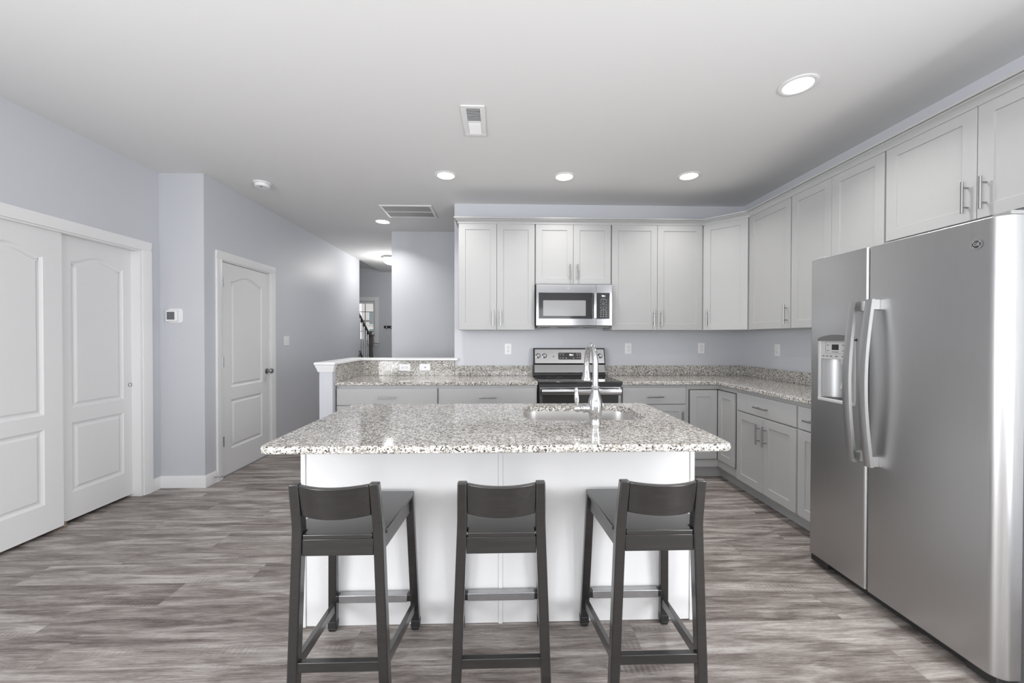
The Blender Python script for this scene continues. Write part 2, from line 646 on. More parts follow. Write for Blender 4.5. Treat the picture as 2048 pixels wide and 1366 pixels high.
def simple_window(name, xa, xb, za, zb, n):
    r = sroot(name, ((xa + xb) / 2, YR, za))
    m = MB()
    for i in range(n + 1):
        x = xa + (xb - xa) * i / n
        m.box(x - 0.035, x + 0.035, YR - 0.08, YR - 0.02, za, zb)
    m.box(xa, xb, YR - 0.08, YR - 0.02, za, za + 0.06).box(xa, xb, YR - 0.08, YR - 0.02, zb - 0.06, zb)
    m.build('window_frame', 'trim', r)
    s = MB()
    s.box(xa - 0.08, xa, YR, YR + 0.018, za - 0.08, zb + 0.08).box(xb, xb + 0.08, YR, YR + 0.018, za - 0.08, zb + 0.08)
    s.box(xa, xb, YR, YR + 0.018, zb, zb + 0.08).box(xa, xb, YR, YR + 0.018, za - 0.08, za)
    s.build('casing', 'trim', r)


simple_window('window_2', -0.25, 2.05, 0.55, 2.25, 2)
simple_window('added_window', -2.65, -1.45, 0.70, 2.30, 1)  # unseen window, added so the light spreads evenly

# closet interior and a dark panel painted as the unlit room behind the door
struct(MB().box(Xa - T - 0.62, Xa - T - 0.60, 1.9, Ya, 0, Hc).box(Xa - T - 0.60, Xa - T, 1.9, 1.92, 0, Hc).box(Xa - T - 0.60, Xa - T, Ya - 0.02, Ya, 0, Hc).build('wall_closet_inside', 'wall', smooth=0))
struct(MB().box(Xb - T - 0.03, Xb - T - 0.005, D0 - 0.15, D1 + 0.15, 0, 2.2).build('dark_panel_behind_door', 'dark', smooth=0))  # dark panel, the room's darkness is put into its colour

# half wall (L) with moulded cap
HWZ = 1.072
HX0, HX1 = -1.603, -1.488
b = MB()
b.prism([(HX0, 3.52), (HX1, 3.52), (HX1, Yw), (Xl, Yw), (Xl, Yw + T), (HX0, Yw + T)], 'z', 0, HWZ)
struct(b.build('wall_half', 'wall', smooth=0))
t = MB()
t.prism([(HX0 - 0.035, 3.485), (HX1 + 0.035, 3.485), (HX1 + 0.035, Yw - 0.045), (Xl + 0.04, Yw - 0.045), (Xl + 0.04, Yw - 0.002), (Xl - 0.002, Yw - 0.002), (Xl - 0.002, Yw + T + 0.035), (HX0 - 0.035, Yw + T + 0.035)], 'z', HWZ + 0.001, HWZ + 0.024)
o = t.build('trim_1', 'trim', bevel=0.005)
struct(o)
# capital moulding below the cap at the post end
t = MB()
path = [(HX0, Yw - 0.2), (HX0, 3.52), (HX1, 3.52), (HX1, 3.555)]
t.sweep(path, [(0.0005, HWZ - 0.062), (0.010, HWZ - 0.062), (0.013, HWZ - 0.050), (0.018, HWZ - 0.030), (0.026, HWZ - 0.012), (0.028, HWZ - 0.0005), (0.0005, HWZ - 0.0005)])
struct(t.build('trim_2', 'trim', smooth=30))

# casings
def casing_x(name, x, y0, y1, ztop, wdt=0.075, sgn=1):
    """door casing on a wall whose face is at x and looks towards +X; profile stepped"""
    m = MB()
    def prof(o):
        return [(0, 0.0005), (0, 0.011), (o * 0.25, 0.015), (o * 0.72, 0.019), (o, 0.019), (o, 0.0005)]
    # sides
    for y, s in ((y0, -1), (y1, 1)):
        pts = [(x + h, y + s * d) for d, h in prof(wdt)]
        pts = [(a, bb) for a, bb in pts]
        m.prism(pts, 'z', 0, ztop)
    pts = [(x + h, ztop + d) for d, h in prof(wdt)]
    m.prism(pts, 'y', y0 - wdt, y1 + wdt)
    return m


struct(casing_x('trim_3', Xa, CL0, CL1, CLH).build('trim_3', 'trim', smooth=30))
struct(casing_x('trim_4', Xb, D0, D1, DH).build('trim_4', 'trim', smooth=30))
# jamb linings
m = MB()
m.box(Xa - T, Xa, CL1 - 0.016, CL1 - 0.0005, 0, CLH).box(Xa - T, Xa, CL0 + 0.0005, CL0 + 0.016, 0, CLH).box(Xa - T, Xa, CL0 + 0.016, CL1 - 0.016, CLH - 0.012, CLH - 0.0005)
struct(m.build('trim_5', 'trim', smooth=0))
m = MB()
m.box(Xb - T, Xb, D1 - 0.013, D1 - 0.0005, 0, DH).box(Xb - T, Xb, D0 + 0.0005, D0 + 0.013, 0, DH).box(Xb - T, Xb, D0 + 0.013, D1 - 0.013, DH - 0.012, DH - 0.0005)
struct(m.build('trim_6', 'trim', smooth=0))

# baseboards
BB = [(0.0005, 0.0), (0.014, 0.0), (0.014, 0.085), (0.009, 0.098), (0.006, 0.104), (0.0005, 0.104)]
for nm, pth in (('baseboard_closet', [(Xa, CL1 + 0.076), (Xa, Ya), (Xb, Ya), (Xb, D0 - 0.076)]),
                ('baseboard_hall', [(Xb, D1 + 0.076), (Xb, Ye)]),
                ('baseboard_rear', [(Xr, YR), (Xa, YR), (Xa, CL0 - 0.08)]),
                ('baseboard_foyer', [(-2.6, YF), (-1.46, YF)])):
    struct(MB().sweep(pth, BB).build(nm, 'trim', smooth=30))


# ------------------------------------------------------------------ panelled doors
def arch_pts(u0, u1, vb, vs, rise, n=28):
    """closed outline: bottom vb, shoulders vs, cathedral arch of height rise"""
    pts = [(u0, vb), (u1, vb)]
    for i in range(n + 1):
        t = i / n
        u = u1 + (u0 - u1) * t
        s = min(1, max(0, 0.5 - 0.5 * math.cos(2 * PI * t)))
        pts.append((u, vs + rise * (s ** 0.8)))
    return pts


def offset_poly(pts, d):
    """inset a CCW polygon by d"""
    n = len(pts)
    out = []
    for i in range(n):
        p0, p1, p2 = Vector(pts[i - 1]), Vector(pts[i]), Vector(pts[(i + 1) % n])
        d1 = (p1 - p0)
        d2 = (p2 - p1)
        if d1.length < 1e-9 or d2.length < 1e-9:
            out.append(tuple(p1))
            continue
        d1.normalize()
        d2.normalize()
        n1, n2 = Vector((-d1.y, d1.x)), Vector((-d2.y, d2.x))
        nn = (n1 + n2)
        if nn.length < 1e-6:
            nn = n1
        nn.normalize()
        k = d / max(0.4, nn.dot(n1))
        out.append((p1.x + nn.x * k, p1.y + nn.y * k))
    return out


def panel_door(y0, y1, z0, z1, xf, th, up_rect, low_rect, rise):
    """two panel door in the YZ plane, front face at xf looking to +X"""
    m = MB()
    bm = m.bm
    loops = [arch_pts(up_rect[0], up_rect[1], up_rect[2], up_rect[3], rise), [(low_rect[0], low_rect[2]), (low_rect[1], low_rect[2]), (low_rect[1], low_rect[3]), (low_rect[0], low_rect[3])]]
    outer = [m.v((xf, y, z)) for y, z in ((y0, z0), (y1, z0), (y1, z1), (y0, z1))]
    edges = [bm.edges.new((outer[i], outer[(i + 1) % 4])) for i in range(4)]
    rl = []
    for lp in loops:
        vs = [m.v((xf, y, z)) for y, z in lp]
        rl.append(vs)
        n = len(vs)
        edges += [bm.edges.new((vs[i], vs[(i + 1) % n])) for i in range(n)]
    bmesh.ops.triangle_fill(bm, edges=edges, use_beauty=True, use_dissolve=True)
    # remove anything that filled a hole
    for f in list(bm.faces):
        c = f.calc_center_median()
        for lp in loops:
            ys = [p[0] for p in lp]
            if f.is_valid and all(v in sum(rl, []) for v in f.verts):
                if min(ys) < c.y < max(ys) and all(v in rl[loops.index(lp)] for v in f.verts):
                    bm.faces.remove(f)
                    break
    # sunk moulding and raised field
    steps = [(0.004, -0.004), (0.016, -0.011), (0.026, -0.011), (0.040, -0.003)]
    for lp, vs in zip(loops, rl):
        prev = vs
        n = len(vs)
        for ins, dep in steps:
            q = [m.v((xf + dep, y, z)) for y, z in offset_poly(lp, ins)]
            for i in range(n):
                j = (i + 1) % n
                m.f([prev[i], prev[j], q[j], q[i]])
            prev = q
        m.f(prev)
    back = [m.v((xf - th, y, z)) for y, z in ((y0, z0), (y1, z0), (y1, z1), (y0, z1))]
    for i in range(4):
        j = (i + 1) % 4
        m.f([outer[i], back[i], back[j], outer[j]])
    m.f(back)
    return m


# sliding closet doors: two leaves
r = sroot('door_2', (Xa - 0.013, 2.475, 0.02))
panel_door(2.172, 2.775, 0.022, 2.030, Xa - 0.030, 0.034, (2.285, 2.664, 0.800, 1.842), (2.285, 2.664, 0.208, 0.705), 0.060).build('door_leaf', 'door', r, smooth=12)
MB().box(Xa - 0.038, Xa - 0.026, 2.776, 2.786, 0.004, 0.045).box(Xa - 0.06, Xa - 0.026, 2.735, 2.79, 0.0, 0.006).build('floor_guide', 'brass', r)
r = sroot('door_3', (Xa - 0.055, 3.05, 0.02))
panel_door(2.752, 3.340, 0.022, 2.024, Xa - 0.073, 0.034, (2.872, 3.255, 0.812, 1.852), (2.872, 3.255, 0.212, 0.707), 0.058).build('door_leaf', 'door', r, smooth=12)
MB().lathe((Xa - 0.072, 3.309, 0.925), (1, 0, 0), [(0.0165, -0.006), (0.0165, 0.001), (0.0145, 0.0015), (0.012, -0.004), (0.0, -0.005)]).build('finger_pull', 'badge', r)
# hall door
r = sroot('door_1', (Xb - 0.02, 4.10, 0.01))
panel_door(D0 + 0.016, D1 - 0.016, 0.012, 2.018, Xb - 0.006, 0.035, (3.853, 4.345, 0.835, 1.852), (3.853, 4.345, 0.246, 0.717), 0.066).build('door_leaf', 'door', r, smooth=12)
for z in (0.34, 1.084, 1.83):
    MB().cyl((Xb + 0.004, D0 + 0.014, z - 0.046), (Xb + 0.004, D0 + 0.014, z + 0.046), 0.0075, seg=12).box(Xb - 0.006, Xb - 0.003, D0 + 0.0165, D0 + 0.036, z - 0.044, z + 0.044).build('hinge', 'nickel', r)
MB().lathe((Xb - 0.006, 4.425, 0.945), (1, 0, 0), [(0.032, 0), (0.032, 0.006), (0.026, 0.011), (0.012, 0.014), (0.011, 0.030), (0.018, 0.037), (0.027, 0.046), (0.029, 0.056), (0.024, 0.066), (0.010, 0.071), (0.0, 0.072)]).build('door_knob', 'nickel', r)
MB().box(Xb - 0.05, Xb - 0.001, D0 + 0.014, D1 - 0.014, 0, 0.010).build('threshold', 'mgrey', r)

# door stop on the baseboard beside the hall door
t = thing('door_stop', 'small metal spring door stop on the white baseboard near the narrow door', 'door stop', (Xb + 0.015, 3.60, 0.06))
MB().tube([(Xb + 0.0145 + 0.055 * k / 40, 3.60 + 0.0, 0.06) for k in range(41)], 0.005, 10, [0.005 + 0.0012 * (k % 2) for k in range(41)]).build('spring', 'nickel', t)
MB().cyl((Xb + 0.07, 3.60, 0.06), (Xb + 0.083, 3.60, 0.06), 0.008, seg=14).build('rubber_tip', 'mgrey', t)

# ------------------------------------------------------------------ foyer window, house outside
r = sroot('window_1', ((FW0 + FW1) / 2, YF, FZ0))
m = MB()
m.box(FW0 - 0.09, FW0, YF - 0.02, YF - 0.0005, FZ0 - 0.02, FZ1 + 0.09).box(FW1, FW1 + 0.09, YF - 0.02, YF - 0.0005, FZ0 - 0.02, FZ1 + 0.09).box(FW0, FW1, YF - 0.02, YF - 0.0005, FZ1, FZ1 + 0.09)
m.build('casing', 'trim', r, bevel=0.003)
MB().box(FW0 - 0.11, FW1 + 0.11, YF - 0.045, YF - 0.0005, FZ0 - 0.045, FZ0 - 0.021).box(FW0 - 0.08, FW1 + 0.08, YF - 0.016, YF - 0.0005, FZ0 - 0.11, FZ0 - 0.046).build('sill', 'trim', r, bevel=0.003)
m = MB()
zm = 1.68
for a, bb in ((FZ0 + 0.0, zm), (zm, FZ1)):
    m.box(FW0, FW0 + 0.04, YF + 0.02, YF + 0.06, a, bb).box(FW1 - 0.04, FW1, YF + 0.02, YF + 0.06, a, bb)
m.box(FW0 + 0.04, FW1 - 0.04, YF + 0.02, YF + 0.06, zm - 0.022, zm + 0.022).box(FW0 + 0.04, FW1 - 0.04, YF + 0.02, YF + 0.06, FZ0, FZ0 + 0.04).box(FW0 + 0.04, FW1 - 0.04, YF + 0.02, YF + 0.06, FZ1 - 0.05, FZ1)
m.build('sash', 'trim', r)
m = MB()
for x in (-3.15, -2.955):
    m.box(x - 0.006, x + 0.006, YF + 0.036, YF + 0.044, FZ0 + 0.04, zm - 0.022).box(x - 0.006, x + 0.006, YF + 0.036, YF + 0.044, zm + 0.022, FZ1 - 0.05)
for z in (1.455, 1.88):
    m.box(FW0 + 0.04, FW1 - 0.04, YF + 0.035, YF + 0.045, z - 0.006, z + 0.006)
m.build('muntin', 'dgrey', r)
MB().box(FW0 + 0.04, FW1 - 0.04, YF + 0.039, YF + 0.041, FZ0 + 0.04, FZ1 - 0.05).build('pane', 'glass', r, smooth=0)
t = thing('neighbor_house', 'pinkish house with small windows seen through the foyer window', 'house', (-6.5, 20.0, 0))
MB().box(-7.0, -1.0, 20.0, 20.3, 0, 5.5).build('wall', 'siding', t)
MB().box(-7.0, -1.0, 19.97, 19.999, 0, 1.2).build('brick_base', 'brick', t)
for x, z in ((-6.35, 2.3), (-6.35, 1.45), (-4.5, 2.3)):
    wdw = MB().box(x - 0.25, x + 0.25, 19.96, 19.999, z - 0.3, z + 0.3).build('window', 'mgrey', t)
    MB().box(x - 0.29, x - 0.25, 19.95, 19.999, z - 0.34, z + 0.34).box(x + 0.25, x + 0.29, 19.95, 19.999, z - 0.34, z + 0.34).box(x - 0.25, x + 0.25, 19.95, 19.999, z + 0.3, z + 0.34).box(x - 0.25, x + 0.25, 19.95, 19.999, z - 0.34, z - 0.3).build('window_trim', 'trim', wdw)
struct(MB().box(-30, 20, YF + 0.5, 40, -0.3, -0.1).build('ground', paint('outdoor_grass', (0.2, 0.24, 0.14), 0.9, 0.1, noise=0.2, scale=3), smooth=0))

# stairs in the foyer: rail, newel, balusters
t = thing('stair_railing', 'dark stair handrail with white balusters and newel post in the foyer', 'railing', (-2.66, 8.1, 0))
SX = -2.66
ra, rb = Vector((SX, 8.06, 1.345)), Vector((SX, 6.7, 1.345 + 1.36 * 0.655))
m = MB()
m.bar(ra, rb, 0.06, 0.03, side=(1, 0, 0)).bar(ra + Vector((0, 0, 0.022)), rb + Vector((0, 0, 0.022)), 0.045, 0.02, side=(1, 0, 0))
m.build('handrail', 'rail', t, bevel=0.006)
m = MB()
m.box(SX - 0.05, SX + 0.05, 8.06, 8.16, 0, 0.95).box(SX - 0.04, SX + 0.04, 8.07, 8.15, 0.95, 1.15).box(SX - 0.05, SX + 0.05, 8.06, 8.16, 1.15, 1.36).box(SX - 0.06, SX + 0.06, 8.05, 8.17, 1.36, 1.385)
m.lathe((SX, 8.11, 1.385), (0, 0, 1), [(0.03, 0), (0.02, 0.01), (0.035, 0.03), (0.036, 0.045), (0.02, 0.062), (0, 0.066)], 16)
m.build('newel_post', 'rail', t, bevel=0.004)
for k in range(11):
    y = 7.97 - k * 0.115
    zt = 1.345 + (8.06 - y) * 0.655 - 0.02
    zb = 0.19 + math.floor((8.06 - y) / 0.28) * 0.183 + 0.004
    MB().lathe((SX, y, zb), (0, 0, 1), [(0.016, 0), (0.016, 0.25), (0.009, 0.27), (0.014, 0.45), (0.009, zt - zb - 0.2), (0.014, zt - zb - 0.18), (0.014, zt - zb)], 10).build('baluster', 'trim', t)
m = MB()
for k in range(6):
    m.box(-3.9, -2.76, 8.06 - 0.28 * (k + 1), 8.06 - 0.28 * k + 0.02, 0.183 * (k + 1) - 0.03, 0.183 * (k + 1))
    m.box(-3.9, -2.76, 8.04 - 0.28 * k, 8.06 - 0.28 * k, 0.183 * k, 0.183 * (k + 1) - 0.03)
o = m.build('staircase', 'trim')
tag(o, 'white staircase rising behind the hall wall, mostly hidden by it', 'staircase')
t = thing('wall_handrail', 'short dark handrail bracketed to the end of the hall wall, low behind the half wall', 'handrail', (-2.60, 7.32, 1.05))
MB().tube([(-2.565, 7.24, 1.062), (-2.575, 7.30, 1.058), (-2.60, 7.36, 1.03), (-2.655, 7.78, 0.77)], 0.019, 12).build('rail', 'rail', t)
MB().tube([(-2.565, 7.24, 1.05), (-2.5655, 7.235, 1.02), (-2.575, 7.24, 0.985), (-2.5855, 7.24, 0.975)], 0.006, 8).lathe((-2.5855, 7.24, 0.975), (1, 0, 0), [(0.02, 0), (0.02, 0.004), (0, 0.005)], 14).build('bracket', 'nickel', t)
# hook rack
t = thing('coat_hook_rack', 'black coat hook rack on the far foyer wall beside the window', 'hook rack', (-2.36, YF - 0.01, 1.55))
MB().box(-2.535, -2.10, YF - 0.016, YF - 0.0005, 1.522, 1.575).build('board', 'black', t, bevel=0.003)
for x in (-2.47, -2.37, -2.27, -2.17):
    MB().tube([(x, YF - 0.016, 1.56), (x, YF - 0.045, 1.555), (x, YF - 0.05, 1.53), (x, YF - 0.04, 1.51), (x, YF - 0.055, 1.495)], 0.005, 8).build('hook', 'nickel', t)

# ------------------------------------------------------------------ ceiling things
def downlight(x, y, label, power, main=True):
    t = thing('recessed_light', label, 'ceiling light', (x, y, Hc), 'recessed ceiling lights')
    m = MB()
    m.lathe((x, y, Hc - 0.0005), (0, 0, -1), [(0.098, 0), (0.098, 0.003), (0.090, 0.006), (0.078, 0.0065), (0.074, 0.004), (0.074, 0.0)], 36)
    m.build('trim_ring', 'trim', t)
    MB().lathe((x, y, Hc - 0.001), (0, 0, -1), [(0.0735, 0), (0.0735, 0.0025), (0.05, 0.0035), (0, 0.004)], 36).build('lens', 'lamp', t)
    l = bpy.data.lights.new('downlight_lamp', 'AREA')
    l.shape = 'DISK'
    l.size = 0.14
    l.energy = power
    l.color = (1.0, 0.985, 0.96)
    l.spread = math.radians(125)
    o = bpy.data.objects.new('downlight_lamp', l)
    o.location = (0, 0, -0.012)
    o.parent = t
    COL.objects.link(o)


downlight(1.676, 2.177, 'large bright recessed ceiling light nearest the cabinets above the refrigerator', 6.5)
downlight(-0.481, 3.477, 'recessed ceiling light in front of the open end of the wall cabinets', 4.5)
downlight(0.564, 3.470, 'recessed ceiling light in front of the cabinet above the microwave', 4.5)
downlight(1.657, 3.420, 'recessed ceiling light in front of the diagonal corner wall cabinet', 4.5)
downlight(-1.451, 4.873, 'recessed ceiling light in the hall beyond the return air grille', 6.5)

t = thing('flush_mount_light', 'glowing dome ceiling light at the far end of the hall', 'ceiling light', (-1.93, 7.0, Hc))
MB().lathe((-1.93, 7.0, Hc - 0.0005), (0, 0, -1), [(0.165, 0), (0.168, 0.012), (0.160, 0.026), (0.150, 0.030), (0.0, 0.030)], 36).build('metal_rim', 'nickel', t)
MB().lathe((-1.93, 7.0, Hc - 0.031), (0, 0, -1), [(0.148, 0), (0.142, 0.03), (0.12, 0.065), (0.08, 0.093), (0.03, 0.106), (0.0, 0.108)], 36).build('glass_dome', 'dome', t)
l = bpy.data.lights.new('hall_lamp', 'POINT')
l.energy = 14
l.shadow_soft_size = 0.12
l.color = (1, 0.98, 0.95)
o = bpy.data.objects.new('hall_lamp', l)
o.location = (0, 0, -0.27)
o.parent = t
COL.objects.link(o)

t = thing('smoke_detector', 'round white smoke detector on the ceiling above the narrow door', 'smoke detector', (-2.20, 3.70, Hc))
MB().lathe((-2.20, 3.70, Hc - 0.0005), (0, 0, -1), [(0.074, 0), (0.074, 0.008), (0.070, 0.012), (0.064, 0.012)], 32).build('mounting_plate', 'plate', t)
MB().lathe((-2.20, 3.70, Hc - 0.0135), (0, 0, -1), [(0.064, 0), (0.062, 0.020), (0.056, 0.028), (0.030, 0.030), (0.0, 0.030)], 32).build('body', 'plate', t)
MB().lathe((-2.19, 3.67, Hc - 0.0435), (0, 0, -1), [(0.012, 0), (0.012, 0.002), (0, 0.0025)], 16).build('test_button', 'mgrey', t)

# supply register
t = thing('ceiling_register', 'small white louvred air register in the middle of the ceiling', 'air vent', (-0.173, 2.60, Hc))
x0, x1, y0, y1 = -0.247, -0.100, 2.425, 2.783
m = MB()
zf = Hc - 0.0005
m.box(x0, x1, y0, y0 + 0.028, zf - 0.007, zf).box(x0, x1, y1 - 0.028, y1, zf - 0.007, zf).box(x0, x0 + 0.032, y0 + 0.028, y1 - 0.028, zf - 0.007, zf).box(x1 - 0.030, x1, y0 + 0.028, y1 - 0.028, zf - 0.007, zf)
m.box(x0 + 0.032, x1 - 0.030, (y0 + y1) / 2 - 0.006, (y0 + y1) / 2 + 0.006, zf - 0.007, zf - 0.002)
m.build('frame', 'trim', t, bevel=0.002)
for a, bb, s in ((y0 + 0.03, (y0 + y1) / 2 - 0.008, 1), ((y0 + y1) / 2 + 0.008, y1 - 0.03, -1)):
    m = MB()
    n = 11
    for k in range(n):
        y = a + (bb - a) * (k + 0.5) / n
        m.bar((x0 + 0.033, y, zf - 0.0045), (x1 - 0.031, y, zf - 0.0045), 0.0085, 0.0012, side=(0, 0.7, 0.7 * s))
    m.build('louvers', 'trim', t)
MB().box(x0 + 0.03, x1 - 0.028, y0 + 0.026, y1 - 0.026, zf - 0.0006, zf - 0.0001).build('duct_opening', 'dark', t)  # thin dark sheet, shade of the duct put into its colour

# return grille
t = thing('return_grille', 'wide white return air grille in the ceiling before the hall', 'air vent', (-1.03, 4.47, Hc))
x0, x1, y0, y1 = -1.312, -0.745, 4.262, 4.69
m = MB()
m.box(x0, x1, y0, y0 + 0.03, zf - 0.009, zf).box(x0, x1, y1 - 0.03, y1, zf - 0.009, zf).box(x0, x0 + 0.03, y0 + 0.03, y1 - 0.03, zf - 0.009, zf).box(x1 - 0.03, x1, y0 + 0.03, y1 - 0.03, zf - 0.009, zf)
m.box(x0 + 0.03, x1 - 0.03, 4.47, 4.482, zf - 0.009, zf - 0.002)
m.build('frame', 'trim', t, bevel=0.002)
m = MB()
n = 44
for k in range(n):
    x = x0 + 0.034 + (x1 - x0 - 0.068) * (k + 0.5) / n
    m.bar((x, y0 + 0.031, zf - 0.005), (x, y1 - 0.031, zf - 0.005), 0.0012, 0.008, side=(0.8, 0, -0.6))
m.build('louvers', 'trim', t)
MB().box(x0 + 0.028, x1 - 0.028, y0 + 0.028, y1 - 0.028, zf - 0.0006, zf - 0.0001).build('duct_opening', 'duct', t)

# ------------------------------------------------------------------ wall devices
def outlet(cx, z, label, facing='y', horiz=False, kind='duplex'):
    """wall plate; facing 'y' looks to -Y at plane cx=(x, yplane); facing 'x' looks to -X"""
    x, y = cx
    t = thing('wall_outlet', label, 'outlet', (x, y, z), 'wall outlets and plates')
    if facing == 'y':
        Mx = Matrix.Translation((x, y, z)) @ Matrix.Rotation(PI / 2, 4, 'X')
    else:
        Mx = face_x(x, y, z)
    if horiz:
        Mx = Mx @ Matrix.Rotation(PI / 2, 4, 'Z')
    MB(Mx).box(-0.0365, 0.0365, -0.058, 0.058, 0.0005, 0.006).build('cover_plate', 'plate', t, bevel=0.002)
    if kind == 'duplex':
        for s in (1, -1):
            m = MB(Mx)
            m.lathe((0, s * 0.0195, 0.006), (0, 0, 1), [(0.0168, 0), (0.0168, 0.0015), (0.016, 0.002), (0, 0.002)], 20)
            o = m.build('socket', 'plate', t)
            q = MB(Mx)
            q.box(-0.0075, -0.005, s * 0.0195 - 0.001, s * 0.0195 + 0.008, 0.008, 0.0084).box(0.005, 0.0075, s * 0.0195 - 0.001, s * 0.0195 + 0.008, 0.008, 0.0084)
            q.lathe((0, s * 0.0195 - 0.0075, 0.008), (0, 0, 1), [(0.003, 0), (0.003, 0.0004), (0, 0.0004)], 10)
            q.build('socket_slots', 'dprint', o)
    else:
        MB(Mx).lathe((0, -0.004, 0.006), (0, 0, 1), [(0.008, 0), (0.008, 0.002), (0.005, 0.004), (0, 0.004)], 18).build('cable_jack', 'mgrey', t)
    return t


outlet((0.081, Yw), 1.195, 'white duplex outlet on the back wall between the range and the half wall')
outlet((1.378, Yw), 1.200, 'white duplex outlet on the back wall just beyond the oven range')
outlet((2.180, Yw), 1.204, 'white duplex outlet on the back wall below the diagonal corner cabinet')
outlet((Xr, 3.655), 1.200, 'white duplex outlet on the wall beside the refrigerator', 'x')
outlet((-1.010, Yw - 0.021), 1.001, 'white sideways duplex outlet in the granite splash of the half wall', 'y', True)
outlet((-0.800, Yw - 0.021), 1.002, 'white sideways cable plate with a single grey jack in the granite splash', 'y', True, 'jack')

t = thing('light_switch', 'white double light switch on the hall wall beside the narrow door', 'light switch', (Xb, 4.82, 1.274))
MB().box(Xb + 0.0005, Xb + 0.006, 4.76, 4.876, 1.216, 1.332).build('cover_plate', 'plate', t, bevel=0.002)
for y in (4.795, 4.841):
    MB().hexa([(Xb + 0.006, y - 0.016, 1.241), (Xb + 0.007, y - 0.016, 1.241), (Xb + 0.007, y + 0.016, 1.241), (Xb + 0.006, y + 0.016, 1.241)], [(Xb + 0.006, y - 0.016, 1.307), (Xb + 0.011, y - 0.016, 1.307), (Xb + 0.011, y + 0.016, 1.307), (Xb + 0.006, y + 0.016, 1.307)]).build('rocker', 'plate', t)

t = thing('thermostat', 'white thermostat with a grey screen on the narrow jog wall', 'thermostat', (-2.83, Ya, 1.50))
def rrect(x0, x1, z0, z1, r, n=5):
    p = []
    for cx, cz, a0 in ((x1 - r, z0 + r, -PI / 2), (x1 - r, z1 - r, 0), (x0 + r, z1 - r, PI / 2), (x0 + r, z0 + r, PI)):
        for k in range(n + 1):
            a = a0 + PI / 2 * k / n
            p.append((cx + r * math.cos(a), cz + r * math.sin(a)))
    return p
MB().prism(rrect(-2.892, -2.766, 1.441, 1.565, 0.022), 'y', Ya - 0.006, Ya - 0.0005).build('base_plate', 'plate', t, bevel=0.001)
MB().prism(rrect(-2.897, -2.803, 1.453, 1.549, 0.008), 'y', Ya - 0.026, Ya - 0.006).build('body', 'plate', t, bevel=0.003)
MB().box(-2.885, -2.820, Ya - 0.0268, Ya - 0.0261, 1.468, 1.535).build('screen', 'lcd', t)

# ================================================================== CABINETS
def bar_pull(parent, c, axis, out, length=0.155):
    """bar handle centred at c (on the door face); axis = direction of the bar, out = outward normal"""
    c, axis, out = Vector(c), Vector(axis).normalized(), Vector(out).normalized()
    m = MB()
    p = c + out * 0.032
    m.cyl(p - axis * length / 2, p + axis * length / 2, 0.006, seg=14)
    for s in (-1, 1):
        q = c + axis * s * (length / 2 - 0.029)
        m.cyl(q, q + out * 0.030, 0.0045, seg=10)
    return m.build('handle', 'nickel', parent)


def front(parent, name, plane, a0, a1, z0, z1, shaker=True, t=0.019, fr=0.062):
    """door/drawer front. plane: ('y', yface) looks -Y and spans x; ('x', xface) looks -X and spans y; ('d', origin, dir) diagonal"""
    m = MB()
    if plane[0] == 'y':
        P = lambda u, v, w: (u, plane[1] - w, v)
    elif plane[0] == 'x':
        P = lambda u, v, w: (plane[1] - w, u, v)
    else:
        o, d = Vector(plane[1]), Vector(plane[2]).normalized()
        nrm = Vector((-d.y, d.x)) if len(plane) < 4 else Vector(plane[3])
        P = lambda u, v, w: (o.x + d.x * u + nrm.x * w, o.y + d.y * u + nrm.y * w, v)
    if shaker:
        m.flatpanel(a0, a1, z0, z1, P, t, fr, 0.007)
    else:
        q = [m.v(P(u, v, ww)) for ww in (0, t) for u, v in ((a0, z0), (a1, z0), (a1, z1), (a0, z1))]
        for f in ((3, 2, 1, 0), (4, 5, 6, 7), (0, 1, 5, 4), (1, 2, 6, 5), (2, 3, 7, 6), (3, 0, 4, 7)):
            m.f([q[i] for i in f])
    return m.build(name, 'cab', parent, bevel=0.0012, smooth=0)


UZ0, UZ1, UD = 1.391, 2.449, 0.305
UB = Yw - UD            # back-run box front plane
UR = Xr - UD            # right-run box front plane
G = 0.003


def upper(x0, x1, z0, label):
    t = thing('wall_cabinet', label, 'wall cabinet', ((x0 + x1) / 2, Yw, z0), 'pale grey wall cabinets')
    MB().box(x0 + 0.0006, x1 - 0.0006, UB, Yw - 0.001, z0, UZ1).build('cabinet_box', 'cab', t, smooth=0)
    xm = (x0 + x1) / 2
    for a, bb, s in ((x0 + 0.006, xm - 0.0016, -1), (xm + 0.0016, x1 - 0.006, 1)):
        d = front(t, 'door', ('y', UB - 0.0012), a, bb, z0 + 0.003, UZ1 - 0.008)
        bar_pull(d, (xm + s * 0.037, UB - 0.0202, z0 + 0.118), (0, 0, 1), (0, -1, 0))
    return t


upper(-0.415, 0.342, UZ0, 'tall pale grey two-door wall cabinet between the hall end and the microwave')
upper(0.342, 1.101, 1.845, 'short pale grey two-door wall cabinet directly above the microwave')
upper(1.101, 2.0255, UZ0, 'tall pale grey two-door wall cabinet between the microwave and the diagonal corner cabinet')
